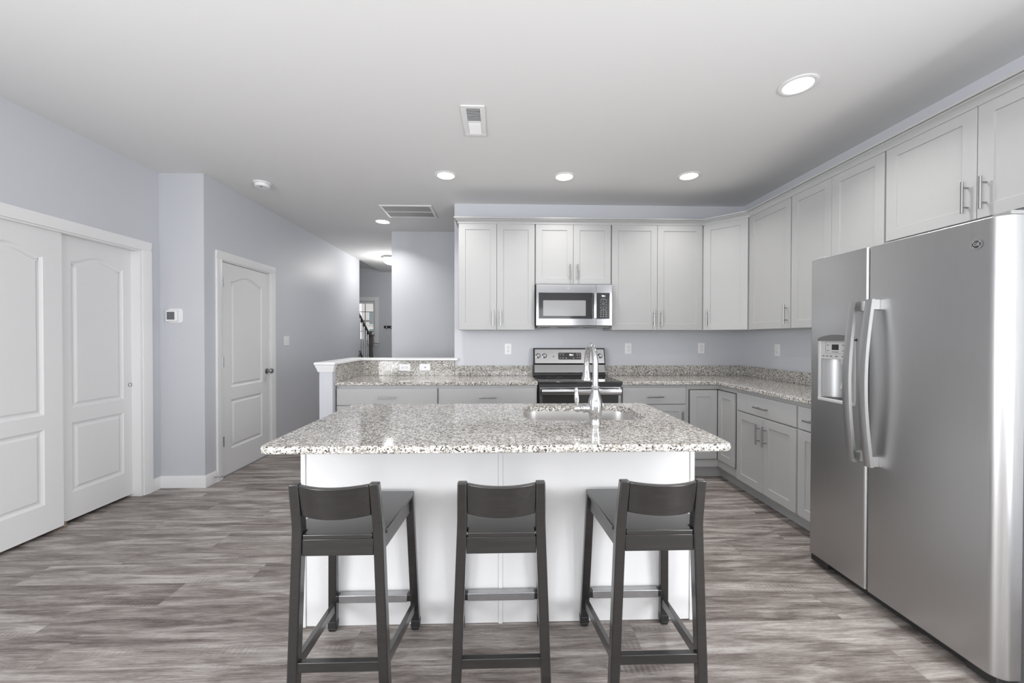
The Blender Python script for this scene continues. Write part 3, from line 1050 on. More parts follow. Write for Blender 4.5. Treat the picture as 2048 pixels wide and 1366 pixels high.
# diagonal corner cabinet
CX, CY = Xr - 0.61, Yw - 0.61
t = thing('wall_cabinet', 'single-door pale grey wall cabinet set diagonally across the corner', 'wall cabinet', (2.35, 3.92, UZ0), 'pale grey wall cabinets')
MB().prism([(CX + 0.0006, Yw - 0.001), (CX + 0.0006, UB), (UR, CY + 0.0006), (Xr - 0.001, CY + 0.0006), (Xr - 0.001, Yw - 0.001)], 'z', UZ0, UZ1).build('cabinet_box', 'cab', t, smooth=0)
L = math.hypot(UR - CX, UB - CY)
dd = Vector((UR - CX, CY - UB)).normalized()
nn = Vector((-abs(dd.y), -abs(dd.x)))
d = front(t, 'door', ('d', (CX + nn.x * 0.0012, UB + nn.y * 0.0012), (dd.x, dd.y), (nn.x, nn.y)), 0.022, L - 0.022, UZ0 + 0.003, UZ1 - 0.008)
hp = Vector((CX, UB)) + dd * 0.058 + nn * 0.0202
bar_pull(d, (hp.x, hp.y, UZ0 + 0.118), (0, 0, 1), (nn.x, nn.y, 0))
# right run
def upper_r(y0, y1, z0, ndoor, label, hy):
    t = thing('wall_cabinet', label, 'wall cabinet', (Xr, (y0 + y1) / 2, z0), 'pale grey wall cabinets')
    MB().box(UR, Xr - 0.001, y0 + 0.0006, y1 - 0.0006, z0, UZ1).build('cabinet_box', 'cab', t, smooth=0)
    ed = [y1 + (y0 - y1) * k / ndoor for k in range(ndoor + 1)]
    for k in range(ndoor):
        a, bb = ed[k + 1], ed[k]
        d = front(t, 'door', ('x', UR - 0.0012), a + (0.006 if k == ndoor - 1 else 0.0016), bb - (0.006 if k == 0 else 0.0016), z0 + 0.003, UZ1 - 0.008)
        bar_pull(d, (UR - 0.0202, hy[k], z0 + 0.118), (0, 0, 1), (-1, 0, 0))
    return t


upper_r(3.062, 3.5895, UZ0, 1, 'single-door pale grey wall cabinet beside the diagonal corner cabinet, on the refrigerator wall', [3.10])
upper_r(2.300, 3.062, UZ0, 2, 'pale grey two-door wall cabinet partly hidden behind the top of the refrigerator', [2.718, 2.644])
upper_r(1.388, 2.300, 1.890, 2, 'short pale grey two-door wall cabinet above the refrigerator', [1.880, 1.806])
# crown moulding
m = MB()
prof = [(-0.004, 2.436), (0.005, 2.436), (0.006, 2.442), (0.001, 2.444), (0.002, 2.449), (0.008, 2.458), (0.018, 2.466), (0.029, 2.471), (0.029, 2.476), (0.024, 2.477), (0.024, 2.480), (0.038, 2.480), (0.040, 2.484), (0.040, 2.492), (-0.004, 2.492)]
off = 0.021
ddx = off * (math.sqrt(2) - 1)
path = [(-0.415, Yw - 0.002), (-0.415, UB - off), (CX - ddx, UB - off), (UR - off, CY - ddx), (UR - off, 1.388)]
m.sweep(path, prof)
o = m.build('crown_moulding', 'cab', smooth=30)
tag(o, 'pale grey crown moulding running along the tops of the wall cabinets', 'moulding')

# ---- base cabinets
BZ0, BZ1, BD = 0.114, 0.882, 0.605
BB_, BR = Yw - BD, Xr - BD


def base_y(x0, x1, label, ndoor, drawer=True, full=False):
    t = thing('base_cabinet', label, 'base cabinet', ((x0 + x1) / 2, Yw - 0.3, 0), 'pale grey base cabinets')
    MB().box(x0 + 0.0006, x1 - 0.0006, BB_, Yw - 0.001, BZ0, BZ1).build('cabinet_box', 'cab', t, smooth=0)
    MB().box(x0 + 0.0006, x1 - 0.0006, BB_ + 0.072, BB_ + 0.09, 0.0, BZ0).build('toe_kick', 'cab', t, smooth=0)
    d = front(t, 'drawer', ('y', BB_ - 0.0012), x0 + 0.008, x1 - 0.008, 0.706, 0.855, shaker=False)
    bar_pull(d, ((x0 + x1) / 2, BB_ - 0.0202, 0.774), (1, 0, 0), (0, -1, 0))
    w_ = (x1 - x0) / ndoor
    for k in range(ndoor):
        a, bb = x0 + w_ * k + (0.008 if k == 0 else 0.0016), x0 + w_ * (k + 1) - (0.008 if k == ndoor - 1 else 0.0016)
        d = front(t, 'door', ('y', BB_ - 0.0012), a, bb, BZ0 + 0.004, 0.697)
        hx = bb - 0.037 if k == 0 else a + 0.037
        bar_pull(d, (hx, BB_ - 0.0202, 0.565), (0, 0, 1), (0, -1, 0))
    return t


base_y(-1.482, -0.566, 'pale grey base cabinet with a wide drawer, beside the half-wall post', 2)
base_y(-0.566, 0.338, 'pale grey base cabinet with a wide drawer, touching the oven range on the hall side', 2)
base_y(1.118, 1.7215, 'narrow pale grey base cabinet with one drawer between the range and the corner', 1)
# corner cabinet with a folding L door
t = thing('base_cabinet', 'corner base cabinet with an L-shaped folding door and no handle', 'base cabinet', (2.3, 3.85, 0), 'pale grey base cabinets')
c0x, c0y = Xr - 0.914, Yw - 0.914
MB().prism([(c0x + 0.0006, Yw - 0.001), (c0x + 0.0006, BB_), (BR, BB_), (BR, c0y + 0.0006), (Xr - 0.001, c0y + 0.0006), (Xr - 0.001, Yw - 0.001)], 'z', BZ0, BZ1).build('cabinet_box', 'cab', t, smooth=0)
MB().prism([(c0x + 0.0006, BB_ + 0.072), (BR + 0.072, BB_ + 0.072), (BR + 0.072, c0y + 0.0006), (BR + 0.09, c0y + 0.0006), (BR + 0.09, BB_ + 0.09), (c0x + 0.0006, BB_ + 0.09)], 'z', 0, BZ0).build('toe_kick', 'cab', t, smooth=0)
MB().box(c0x + 0.026, BR - 0.0004, BB_ - 0.0008, BB_ - 0.0003, 0.184, 0.838).box(BR - 0.0008, BR - 0.0003, c0y + 0.022, BB_ - 0.001, 0.184, 0.838).build('painted_gap_shade', 'dgrey', t)  # thin dark sheet paints the shade round the door leaves
front(t, 'door', ('y', BB_ - 0.001), c0x + 0.034, BR - 0.0205, 0.192, 0.831, t=0.016)
front(t, 'door', ('x', BR - 0.001), c0y + 0.030, BB_ - 0.0205, 0.192, 0.831, t=0.016)


def base_x(y0, y1, ndoor, label):
    t = thing('base_cabinet', label, 'base cabinet', (Xr - 0.3, (y0 + y1) / 2, 0), 'pale grey base cabinets')
    MB().box(BR, Xr - 0.001, y0 + 0.0006, y1 - 0.0006, BZ0, BZ1).build('cabinet_box', 'cab', t, smooth=0)
    MB().box(BR + 0.072, BR + 0.09, y0 + 0.0006, y1 - 0.0006, 0.0, BZ0).build('toe_kick', 'cab', t, smooth=0)
    d = front(t, 'drawer', ('x', BR - 0.0012), y0 + 0.008, y1 - 0.008, 0.706, 0.855, shaker=False)
    bar_pull(d, (BR - 0.0202, (y0 + y1) / 2, 0.772), (0, 1, 0), (-1, 0, 0))
    w_ = (y1 - y0) / ndoor
    for k in range(ndoor):
        a, bb = y0 + w_ * k + (0.008 if k == 0 else 0.0016), y0 + w_ * (k + 1) - (0.008 if k == ndoor - 1 else 0.0016)
        d = front(t, 'door', ('x', BR - 0.0012), a, bb, BZ0 + 0.004, 0.697)
        if ndoor == 2:
            hy = bb - 0.037 if k == 0 else a + 0.037
        else:
            hy = a + 0.037
        bar_pull(d, (BR - 0.0202, hy, 0.565), (0, 0, 1), (-1, 0, 0))


base_x(2.598, 3.2855, 2, 'pale grey base cabinet with one drawer over two handled doors, on the refrigerator wall')
base_x(2.270, 2.598, 1, 'slim pale grey base cabinet tucked against the refrigerator')

# ---- countertops
CZ0, CZ1 = 0.884, 0.914
CF = Yw - 0.640
CRX = Xr - 0.640
o = MB().box(-1.4868, 0.3415, CF, Yw - 0.001, CZ0, CZ1).build('granite_countertop', 'granite', bevel=0.004)
tag(o, 'straight speckled granite countertop between the half-wall post and the oven range', 'countertop')
cl = o
MB().prism([(-1.4868, CF + 0.03), (-1.4668, CF + 0.03), (-1.4668, Yw - 0.0215), (-0.4885, Yw - 0.0215), (-0.4885, Yw - 0.0012), (-1.4868, Yw - 0.0012)], 'z', CZ1 + 0.0005, HWZ - 0.003).build('backsplash', 'granite', cl, bevel=0.001)
MB().box(-0.487, 0.3415, Yw - 0.0215, Yw - 0.0012, CZ1 + 0.0005, 1.018).build('backsplash', 'granite', cl, bevel=0.001)
o = MB().prism([(1.1155, CF), (CRX, CF), (CRX, 2.266), (Xr - 0.001, 2.266), (Xr - 0.001, Yw - 0.001), (1.1155, Yw - 0.001)], 'z', CZ0, CZ1).build('granite_countertop', 'granite', bevel=0.004)
tag(o, 'L-shaped speckled granite countertop from the range round the corner to the refrigerator', 'countertop')
MB().prism([(1.1155, Yw - 0.0215), (Xr - 0.0215, Yw - 0.0215), (Xr - 0.0215, 2.266), (Xr - 0.0012, 2.266), (Xr - 0.0012, Yw - 0.0012), (1.1155, Yw - 0.0012)], 'z', CZ1 + 0.0005, 1.018).build('backsplash', 'granite', o, bevel=0.001)

# ================================================================== MICROWAVE
t = thing('microwave', 'stainless steel over-the-range microwave mounted under the short cabinet', 'microwave', (0.711, 4.0, 1.42))
mx0, mx1, mz0, mz1, my = 0.347, 1.078, 1.436, 1.834, 3.80
MB().box(mx0, mx1 + 0.012, my + 0.022, Yw - 0.002, mz0 - 0.008, 1.842).build('body', 'dgrey', t, bevel=0.003)
xd = 0.931
m = MB()   # door frame of steel round the window
wx0, wx1, wz0, wz1 = 0.370, 0.897, 1.500, 1.753
def frame4(m, x0, x1, z0, z1, a0, a1, c0, c1, y0, y1):
    m.box(x0, x1, y0, y1, c1, z1).box(x0, x1, y0, y1, z0, c0).box(x0, a0, y0, y1, c0, c1).box(a1, x1, y0, y1, c0, c1)
frame4(m, mx0, xd - 0.001, mz0, mz1, wx0, wx1, wz0, wz1, my, my + 0.022)
d = m.build('door', 'steel_h', t, bevel=0.0)
g = MB().box(wx0, wx1, my + 0.002, my + 0.020, wz0, wz1).build('door_glass', 'bglass', d)
MB().prism(rrect(0.414, 0.830, 1.528, 1.679, 0.008), 'y', my + 0.0012, my + 0.002).build('door_screen', 'window_mesh', d)
MB().prism([(0.904, my - 0.030), (0.928, my - 0.034), (0.932, my - 0.022), (0.926, my - 0.012), (0.908, my - 0.012), (0.902, my - 0.020)], 'z', 1.506, 1.752).box(0.906, 0.924, my - 0.014, my, 1.512, 1.53).box(0.906, 0.924, my - 0.014, my, 1.728, 1.746).build('handle', 'steel_h', d, bevel=0.002)
MB().box(0.885, 0.896, my - 0.0005, my + 0.002, 1.54, 1.712).build('grip_recess', 'black', d)
m = MB()
px0, px1 = 0.935, 1.064
frame4(m, xd + 0.001, mx1 + 0.008, mz0, mz1, px0, px1, wz0, wz1, my, my + 0.022)
cp = m.build('control_panel', 'steel_h', t)
MB().box(px0, px1, my + 0.001, my + 0.020, wz0, wz1).build('keypad_face', 'bglass', cp)
MB().box(0.972, 1.040, my + 0.0004, my + 0.001, 1.709, 1.735).build('display', 'black', cp)
text_part('clock_digits', '92:1', 0.021, face_y(1.004, my + 0.0002, 1.722), 'digit', cp)
m = MB()
ky = my + 0.0003
def dash(xc, zc, wd, hd=0.003):
    m.box(xc - wd / 2, xc + wd / 2, ky, my + 0.001, zc - hd / 2, zc + hd / 2)
for zc, cols, wd, hd in ((1.694, (1.004,), 0.046, 0.003), (1.683, (0.979, 1.004, 1.030), 0.015, 0.003), (1.663, (0.979, 1.004, 1.030), 0.014, 0.004),
                         (1.650, (1.004,), 0.034, 0.002), (1.639, (0.975, 0.990, 1.004, 1.019, 1.034), 0.004, 0.006), (1.623, (0.975, 0.990, 1.004, 1.019, 1.034), 0.004, 0.006),
                         (1.606, (0.979, 1.004, 1.030), 0.011, 0.006), (1.590, (1.004,), 0.048, 0.003), (1.577, (0.979, 1.004, 1.030), 0.013, 0.006),
                         (1.559, (0.979, 1.004, 1.030), 0.013, 0.006), (1.541, (0.979, 1.004, 1.030), 0.013, 0.006), (1.522, (0.979, 1.004, 1.030), 0.012, 0.007)):
    for xc in cols:
        dash(xc, zc, wd, hd)
m.build('key_legends', 'print', cp)
# emblem
def emblem(parent, Mx, r, matd='mgrey', matl='lgrey'):
    e = MB(Mx).lathe((0, 0, 0), (0, 0, 1), [(r, 0), (r, 0.0012), (r * 0.9, 0.0018), (0, 0.0018)], 32).build('emblem', matd, parent)
    m = MB(Mx)
    for rr in (0.97, 0.80):
        ra, rb2 = m.ring((0, 0, 0.0021), (0, 0, 1), r * rr, 32), m.ring((0, 0, 0.0021), (0, 0, 1), r * (rr - 0.06), 32)
        for i in range(32):
            m.f([ra[i], ra[(i + 1) % 32], rb2[(i + 1) % 32], rb2[i]])
    # four curls round the rim
    for k in range(4):
        a = PI / 4 + k * PI / 2
        m.tube([(r * 0.72 * math.cos(a + q), r * 0.72 * math.sin(a + q), 0.0021) for q in (-0.25, -0.1, 0.1, 0.25)], r * 0.04, 6)
    m.build('emblem_rim', matl, e)
    text_part('emblem_monogram', 'GE', r * 0.85, Mx @ Matrix.Translation((0, 0, 0.0019)) @ Matrix.Shear('XZ', 4, (0, 0)), matl, e, 0.0005)
emblem(t, face_y(0.659, my, 1.794), 0.013, 'lgrey', 'mgrey')
# underside: grease filters, lamp
MB().box(mx0 + 0.02, mx1 - 0.01, my + 0.03, Yw - 0.03, mz0 - 0.016, mz0 - 0.0085).build('underside_plate', 'mgrey', t)
for xa_, xb_ in ((0.385, 0.49), (0.56, 0.78), (0.83, 0.95)):
    MB().prism([(xa_, my + 0.05), (xb_, my + 0.05), (xb_ - 0.03, Yw - 0.10), (xa_ + 0.03, Yw - 0.10)], 'z', mz0 - 0.020, mz0 - 0.0165).build('grease_filter', 'black', t)

# ================================================================== RANGE
t = thing('oven_range', 'stainless steel freestanding electric range with black glass cooktop', 'range', (0.727, 3.85, 0))
rx0, rx1 = 0.351, 1.107
MB().box(rx0, rx1, 3.575, Yw - 0.03, 0.06, 0.893).box(rx0 + 0.03, rx1 - 0.03, 3.62, Yw - 0.05, 0.0, 0.06).build('body', 'dgrey', t, bevel=0.002)
ck = MB().box(rx0 - 0.004, rx1 + 0.004, 3.525, 4.085, 0.896, 0.918).build('cooktop', 'bglass', t, bevel=0.004)
m = MB()
for bx, by, br in ((0.54, 3.70, 0.105), (0.92, 3.70, 0.08), (0.54, 3.94, 0.08), (0.92, 3.94, 0.105)):
    for rr in (br, br * 0.62):
        ra, rb2 = m.ring((bx, by, 0.9186), (0, 0, 1), rr, 40), m.ring((bx, by, 0.9186), (0, 0, 1), rr - 0.002, 40)
        for i in range(40):
            m.f([ra[i], ra[(i + 1) % 40], rb2[(i + 1) % 40], rb2[i]])
m.build('burner_rings', 'mgrey', ck)
# door
dr = MB().box(rx0 + 0.008, rx1 - 0.008, 3.548, 3.574, 0.20, 0.872).build('oven_door', 'oven', t, bevel=0.003)
MB().box(rx0 + 0.010, rx1 - 0.010, 3.540, 3.5475, 0.795, 0.870).build('door_top_trim', 'steel_h', dr, bevel=0.002)
m = MB()
m.prism([(3.486, 0.806), (3.484, 0.809), (3.484, 0.850), (3.486, 0.853), (3.498, 0.853), (3.504, 0.845), (3.504, 0.815), (3.498, 0.806)], 'x', rx0 + 0.018, rx1 - 0.018)
m.box(rx0 + 0.03, rx0 + 0.06, 3.503, 3.54, 0.815, 0.845).box(rx1 - 0.06, rx1 - 0.03, 3.503, 3.54, 0.815, 0.845)
m.build('handle', 'steel_h', dr, bevel=0.002)
MB().box(rx0 + 0.008, rx0 + 0.03, 3.5465, 3.5485, 0.22, 0.79).box(rx1 - 0.03, rx1 - 0.008, 3.5465, 3.5485, 0.22, 0.79).build('door_side_trim', 'steel_h', dr)
MB().box(rx0 + 0.008, rx1 - 0.008, 3.550, 3.574, 0.065, 0.192).build('storage_drawer', 'steel_h', t, bevel=0.003)
# back guard: lower sloped steel apron, black gap, control panel leaning back
MB().prism([(4.082, 0.919), (4.095, 0.919), (Yw - 0.024, 0.919), (Yw - 0.024, 1.205), (4.125, 1.205), (4.085, 1.045), (4.100, 1.035), (4.100, 0.99)], 'x', rx0 - 0.004, rx1 - 0.006).build('backguard', 'black', t, bevel=0.003)
MB().prism([(4.070, 0.953), (4.098, 1.032), (4.0995, 1.032), (4.0995, 0.945), (4.082, 0.945)], 'x', rx0 + 0.004, rx1 - 0.012).build('backguard_apron', 'steel_h', t, bevel=0.002)
# control panel face
def cpz(z):
    return 4.083 + (z - 1.045) * 0.25
pan = MB().hexa([(rx0 + 0.010, cpz(1.050) - 0.004, 1.050), (rx1 - 0.018, cpz(1.050) - 0.004, 1.050), (rx1 - 0.018, cpz(1.050) + 0.004, 1.050), (rx0 + 0.010, cpz(1.050) + 0.004, 1.050)],
                [(rx0 + 0.010, cpz(1.193) - 0.004, 1.193), (rx1 - 0.018, cpz(1.193) - 0.004, 1.193), (rx1 - 0.018, cpz(1.193) + 0.004, 1.193), (rx0 + 0.010, cpz(1.193) + 0.004, 1.193)]).build('control_panel', 'steel_h', t)
tilt = math.atan(0.25)
def cpM(x, z, out=0.0045):
    return Matrix.Translation((x, cpz(z) - out, z)) @ Matrix.Rotation(PI / 2 - tilt, 4, 'X')
for x in (0.394, 0.460, 0.985, 1.047):
    kb = MB(cpM(x, 1.125)).lathe((0, 0, 0), (0, 0, 1), [(0.027, 0), (0.027, 0.003), (0.022, 0.005), (0.020, 0.022), (0.016, 0.026), (0, 0.026)], 24).build('control_knob', 'nickel', pan)
    MB(cpM(x, 1.125)).box(-0.004, 0.004, -0.019, 0.019, 0.020, 0.033).build('knob_grip', 'nickel', kb, bevel=0.002)
MB(cpM(0.556, 1.119)).lathe((0, 0, 0), (0, 0, 1), [(0.0075, 0), (0.0075, 0.002), (0, 0.002)], 4).build('indicator', 'black', pan)
dp = MB(cpM(0.727, 1.124)).prism(rrect(-0.121, 0.121, -0.038, 0.036, 0.010), 'z', 0, 0.0012).build('display_panel', 'bglass', pan)
text_part('clock_digits', '92:1', 0.026, cpM(0.745, 1.1345) @ Matrix.Translation((0, 0, 0.0018)), 'digit', dp)
m = MB(cpM(0.727, 1.124))
for u, vv, wd, hd in ((-0.085, 0.023, 0.056, 0.003), (-0.100, 0.008, 0.010, 0.005), (-0.068, 0.008, 0.012, 0.005), (-0.100, -0.021, 0.011, 0.006), (-0.072, -0.021, 0.014, 0.008),
                      (-0.038, -0.023, 0.016, 0.008), (0.04, -0.023, 0.016, 0.008), (0.080, 0.010, 0.014, 0.008), (0.105, 0.010, 0.014, 0.008), (0.080, -0.017, 0.012, 0.008), (0.105, -0.017, 0.014, 0.008), (0.09, 0.026, 0.04, 0.003)):
    m.box(u - wd / 2, u + wd / 2, vv - hd / 2, vv + hd / 2, 0.0012, 0.0016)
m.build('key_legends', 'print', dp)

# ================================================================== REFRIGERATOR
t = thing('refrigerator', 'large stainless steel side-by-side refrigerator with an ice and water dispenser', 'refrigerator', (2.2, 1.81, 0))
fy0, fy1, fys = 1.368, 2.252, 1.893
fx, fxb = 1.820, 1.905
MB().box(fxb + 0.006, Xr - 0.03, fy0 + 0.012, fy1 - 0.004, 0.035, 1.742).build('body', 'dgrey', t, bevel=0.004)
MB().box(fx + 0.040, fx + 0.10, fy0 + 0.02, fy1 - 0.012, 0.012, 0.056).box(fx + 0.008, fx + 0.05, fy1 - 0.12, fy1 - 0.006, 0.016, 0.056).box(fx + 0.02, fx + 0.05, fy0 + 0.02, fy0 + 0.12, 0.016, 0.056).build('base_grille', 'black', t, bevel=0.004)
for y in (fy0 + 0.08, fy1 - 0.08):
    MB().cyl((fx + 0.12, y, 0.0), (fx + 0.12, y, 0.036), 0.018, seg=14).cyl((2.5, y, 0.0), (2.5, y, 0.036), 0.018, seg=14).build('leveling_foot', 'black', t)


def arc2(cx, cy, r, a0, a1, n=6):
    return [(cx + r * math.cos(a0 + (a1 - a0) * k / n), cy + r * math.sin(a0 + (a1 - a0) * k / n)) for k in range(n + 1)]


def fridge_door(y0, y1, r0, r1):
    """XY outline with rounded front edges"""
    pts = [(fxb, y0), (fxb, y1)]
    pts += arc2(fx + r1, y1 - r1, r1, PI / 2, PI, 8)
    ym0, ym1 = y1 - r1, y0 + r0
    pts += arc2(fx + r0, y0 + r0, r0, PI, 3 * PI / 2, 8)
    return pts


DZ0, DZ1 = 0.058, 1.764
nd = MB().prism(fridge_door(fy0, fys - 0.0025, 0.045, 0.014), 'z', DZ0, DZ1 - 0.0).build('fridge_door', 'steel_v', t, bevel=0.003, smooth=50)
# freezer door with dispenser cut-out: built as four blocks round the opening
qy0, qy1, qz0, qz1 = 1.962, 2.184, 0.970, 1.318
m = MB()
full = fridge_door(fys + 0.0025, fy1, 0.014, 0.012)
m.prism(full, 'z', DZ0, qz0)
m.prism(full, 'z', qz1, DZ1)
m.prism([(fxb, qy1), (fxb, fy1)] + arc2(fx + 0.012, fy1 - 0.012, 0.012, PI / 2, PI, 8) + [(fx, qy1)], 'z', qz0, qz1)
m.prism([(fxb, fys + 0.0025), (fxb, qy0), (fx, qy0)] + arc2(fx + 0.014, fys + 0.0025 + 0.014, 0.014, PI, 3 * PI / 2, 8), 'z', qz0, qz1)
bmesh.ops.remove_doubles(m.bm, verts=m.bm.verts[:], dist=0.00001)
fd = m.build('freezer_door', 'steel_v', t, smooth=50)
# hinge cover on top
MB().box(fx + 0.03, fxb + 0.10, fy0 + 0.004, fy0 + 0.06, DZ1 + 0.001, DZ1 + 0.016).build('hinge_cover', 'mgrey', t, bevel=0.003)
MB().box(fx + 0.03, fxb + 0.10, fy1 - 0.06, fy1 - 0.004, DZ1 + 0.001, DZ1 + 0.016).build('hinge_cover', 'mgrey', t, bevel=0.003)
# dispenser
ds = MB()
ds.box(fx - 0.006, fx + 0.006, qy1 - 0.012, qy1 + 0.006, qz0, qz1 - 0.004).box(fx - 0.006, fx + 0.006, qy0 - 0.006, qy0 + 0.012, qz0, qz1 - 0.004).box(fx - 0.006, fx + 0.006, qy0 - 0.006, qy1 + 0.006, qz0 - 0.004, qz0 + 0.008)
dsp = ds.build('dispenser', 'lgrey', fd, bevel=0.003)
n = 14
pts = [(qy0 - 0.006 + (qy1 - qy0 + 0.012) * k / n, 1.310 + 0.022 * math.sin(PI * k / n) ** 0.6) for k in range(n + 1)]
MB().prism([(p[0], p[1]) for p in pts] + [(qy1 + 0.006, 1.298), (qy0 - 0.006, 1.298)], 'x', fx - 0.008, fx + 0.01).build('dispenser_hood', 'hood', dsp)
MB().box(fx + 0.002, fx + 0.012, qy0 + 0.012, qy1 - 0.012, 1.198, 1.2985).build('dispenser_panel', 'lgrey', dsp)
MB().box(fx + 0.0012, fx + 0.0021, 2.062, 2.105, 1.249, 1.279).build('dispenser_display', 'black', dsp)
m = MB()
def pm(y, z, wy, hz):
    m.box(fx + 0.0014, fx + 0.0021, y - wy / 2, y + wy / 2, z - hz / 2, z + hz / 2)
for y in (2.035, 2.131):
    for z in (1.275, 1.245):
        pm(y, z, 0.010, 0.004)
pm(2.083, 1.238, 0.04, 0.003)
for z in (1.292, 1.229):
    pm(2.083, z, 0.125, 0.001)
for y in (2.02, 2.146):
    pm(y, 1.2605, 0.001, 0.063)
for y in (2.00, 2.035, 2.075, 2.11, 2.135, 2.160):
    pm(y, 1.214, 0.014, 0.005)
m.build('panel_legends', 'dprint', dsp)
# niche: curved back
m = MB()
n = 12
prof = [(fx + 0.004 + 0.076 * math.sin(PI * k / n) ** 0.55, qy1 - 0.010 - (qy1 - qy0 - 0.020) * k / n) for k in range(n + 1)]
lo = [m.v((p[0], p[1], qz0 + 0.012)) for p in prof]
hi = [m.v((p[0], p[1], 1.1975)) for p in prof]
for i in range(n):
    m.f([lo[i], lo[i + 1], hi[i + 1], hi[i]])
m.f(hi)
m.build('dispenser_niche', 'niche', dsp, smooth=60)
MB().box(fx - 0.010, fx + 0.070, qy0 - 0.002, qy1 + 0.004, qz0 - 0.008, qz0 + 0.010).build('drip_tray', 'lgrey', dsp, bevel=0.005)
MB().box(fx + 0.004, fx + 0.062, qy0 + 0.02, qy1 - 0.02, qz0 + 0.0102, qz0 + 0.013).build('drip_grate', 'dgrey', dsp)
MB().hexa([(fx + 0.020, 2.02, 1.04), (fx + 0.020, 2.075, 1.04), (fx + 0.028, 2.075, 1.04), (fx + 0.028, 2.02, 1.04)], [(fx + 0.045, 2.035, 1.16), (fx + 0.045, 2.06, 1.16), (fx + 0.052, 2.06, 1.16), (fx + 0.052, 2.035, 1.16)]).build('dispenser_paddle', 'lgrey', dsp, bevel=0.002)
MB().lathe((fx + 0.04, 2.05, 1.197), (0, 0, -1), [(0.036, 0), (0.028, 0.028), (0.02, 0.03), (0, 0.03)], 20).build('ice_chute', 'lgrey', dsp)


def fridge_handle(parent, yc, s):
    m = MB()
    n = 20
    rows = []
    for k in range(n + 1):
        q = k / n
        z = 0.690 + (1.502 - 0.690) * q
        bow = math.sin(PI * q)
        x = 1.778 - 0.034 * bow
        y = yc
        wy, tx = 0.034, 0.016
        rows.append([m.v((x, y - wy / 2, z)), m.v((x + tx, y - wy / 2, z)), m.v((x + tx, y + wy / 2, z)), m.v((x - 0.002, y + wy / 2, z)), m.v((x - 0.004, y, z))])
    m.skin(rows)
    h = m.build('handle', 'steel_v', parent, smooth=30)
    for z0, z1 in ((0.692, 0.742), (1.450, 1.500)):
        MB().box(1.786, fx + 0.001, yc - 0.015, yc + 0.015, z0, z1).build('handle_mount', 'steel_v', h, bevel=0.002)


fridge_handle(nd, 1.845, 1)
fridge_handle(fd, 1.932, -1)
emblem(nd, face_x(fx - 0.0002, 1.450, 1.672), 0.020, 'badge', 'lgrey')

# ================================================================== ISLAND
IZ0, IZ1 = 0.863, 0.893
ix0, ix1, iy0, iy1 = -0.898, 0.900, 1.800, 2.455
t = thing('kitchen_island', 'white panelled kitchen island base under the granite top', 'island', (0, 2.12, 0))
# carcass built round the sink bowl
m = MB()
m.box(ix0, 0.05, iy0, iy1, 0.0, IZ0 - 0.001).box(0.85, ix1, iy0, iy1, 0.0, IZ0 - 0.001).box(0.05, 0.85, iy0, 1.90, 0.0, IZ0 - 0.001).box(0.05, 0.85, 2.435, iy1, 0.0, IZ0 - 0.001).box(0.05, 0.85, 1.90, 2.435, 0.0, 0.12)
m.build('cabinet_box', 'isl', t, smooth=0)
MB().box(ix0 + 0.02, 0.000, iy0 - 0.0045, iy0 - 0.0002, 0.003, IZ0 - 0.002).build('front_panel', 'isl', t, smooth=0)
MB().box(0.003, ix1 - 0.02, iy0 - 0.0045, iy0 - 0.0002, 0.003, IZ0 - 0.002).build('front_panel', 'isl', t, smooth=0)
MB().box(-0.008, 0.011, iy0 - 0.0085, iy0 - 0.0046, 0.0, IZ0 - 0.002).build('seam_batten', 'isl', t, bevel=0.0015)
for a, bb in ((ix0 - 0.002, ix0 + 0.019), (ix1 - 0.019, ix1 + 0.002)):
    MB().box(a, bb, iy0 - 0.010, iy0 - 0.0003, 0.0, IZ0 - 0.002).build('corner_batten', 'isl', t, bevel=0.002)
for k in range(3):
    a = ix0 + 0.02 + k * 0.586
    m = MB()
    P = lambda u, v, w_: (u, iy1 + w_ + 0.0008, v)
    m.flatpanel(a + 0.004, a + 0.582, 0.118, 0.700, P, 0.018, 0.062, 0.007)
    m.build('door', 'cab', t, smooth=0)
    MB().box(a + 0.004, a + 0.582, iy1 + 0.0008, iy1 + 0.0188, 0.708, 0.848).build('drawer_front', 'cab', t, smooth=0)

# island top with rounded corners and sink cut-out
def rrect_xy(x0, x1, y0, y1, r, n=8):
    return rrect(x0, x1, y0, y1, r, n)


m = MB()
bm = m.bm
out = rrect_xy(-0.937, 0.932, 1.524, 2.512, 0.045, 8)
sx0, sx1, sy0, sy1 = 0.128, 0.772, 1.985, 2.402
inn = rrect_xy(sx0, sx1, sy0, sy1, 0.11, 10)
# rounded (eased) vertical profile: rings from bottom to top
def ring_pts(poly, ins, z):
    return [m.v((p[0], p[1], z)) for p in (offset_poly(poly, ins) if ins else poly)]
rings = [ring_pts(out, 0.007, IZ0), ring_pts(out, 0.002, IZ0 + 0.003), ring_pts(out, 0.0, IZ0 + 0.009), ring_pts(out, 0.0, IZ1 - 0.011), ring_pts(out, 0.002, IZ1 - 0.004), ring_pts(out, 0.007, IZ1)]
for a, bb in zip(rings, rings[1:]):
    for i in range(len(a)):
        j = (i + 1) % len(a)
        m.f([a[i], a[j], bb[j], bb[i]])
it = [m.v((p[0], p[1], IZ1)) for p in inn]
ib = [m.v((p[0], p[1], IZ0)) for p in inn]
for i in range(len(it)):
    j = (i + 1) % len(it)
    m.f([it[i], it[j], ib[j], ib[i]])
for o_, i_ in ((rings[-1], it), (rings[0], ib)):
    es = []
    for lp in (o_, i_):
        for k in range(len(lp)):
            e = bm.edges.get((lp[k], lp[(k + 1) % len(lp)])) or bm.edges.new((lp[k], lp[(k + 1) % len(lp)]))
            es.append(e)
    bmesh.ops.triangle_fill(bm, edges=es, use_beauty=True, use_dissolve=False)
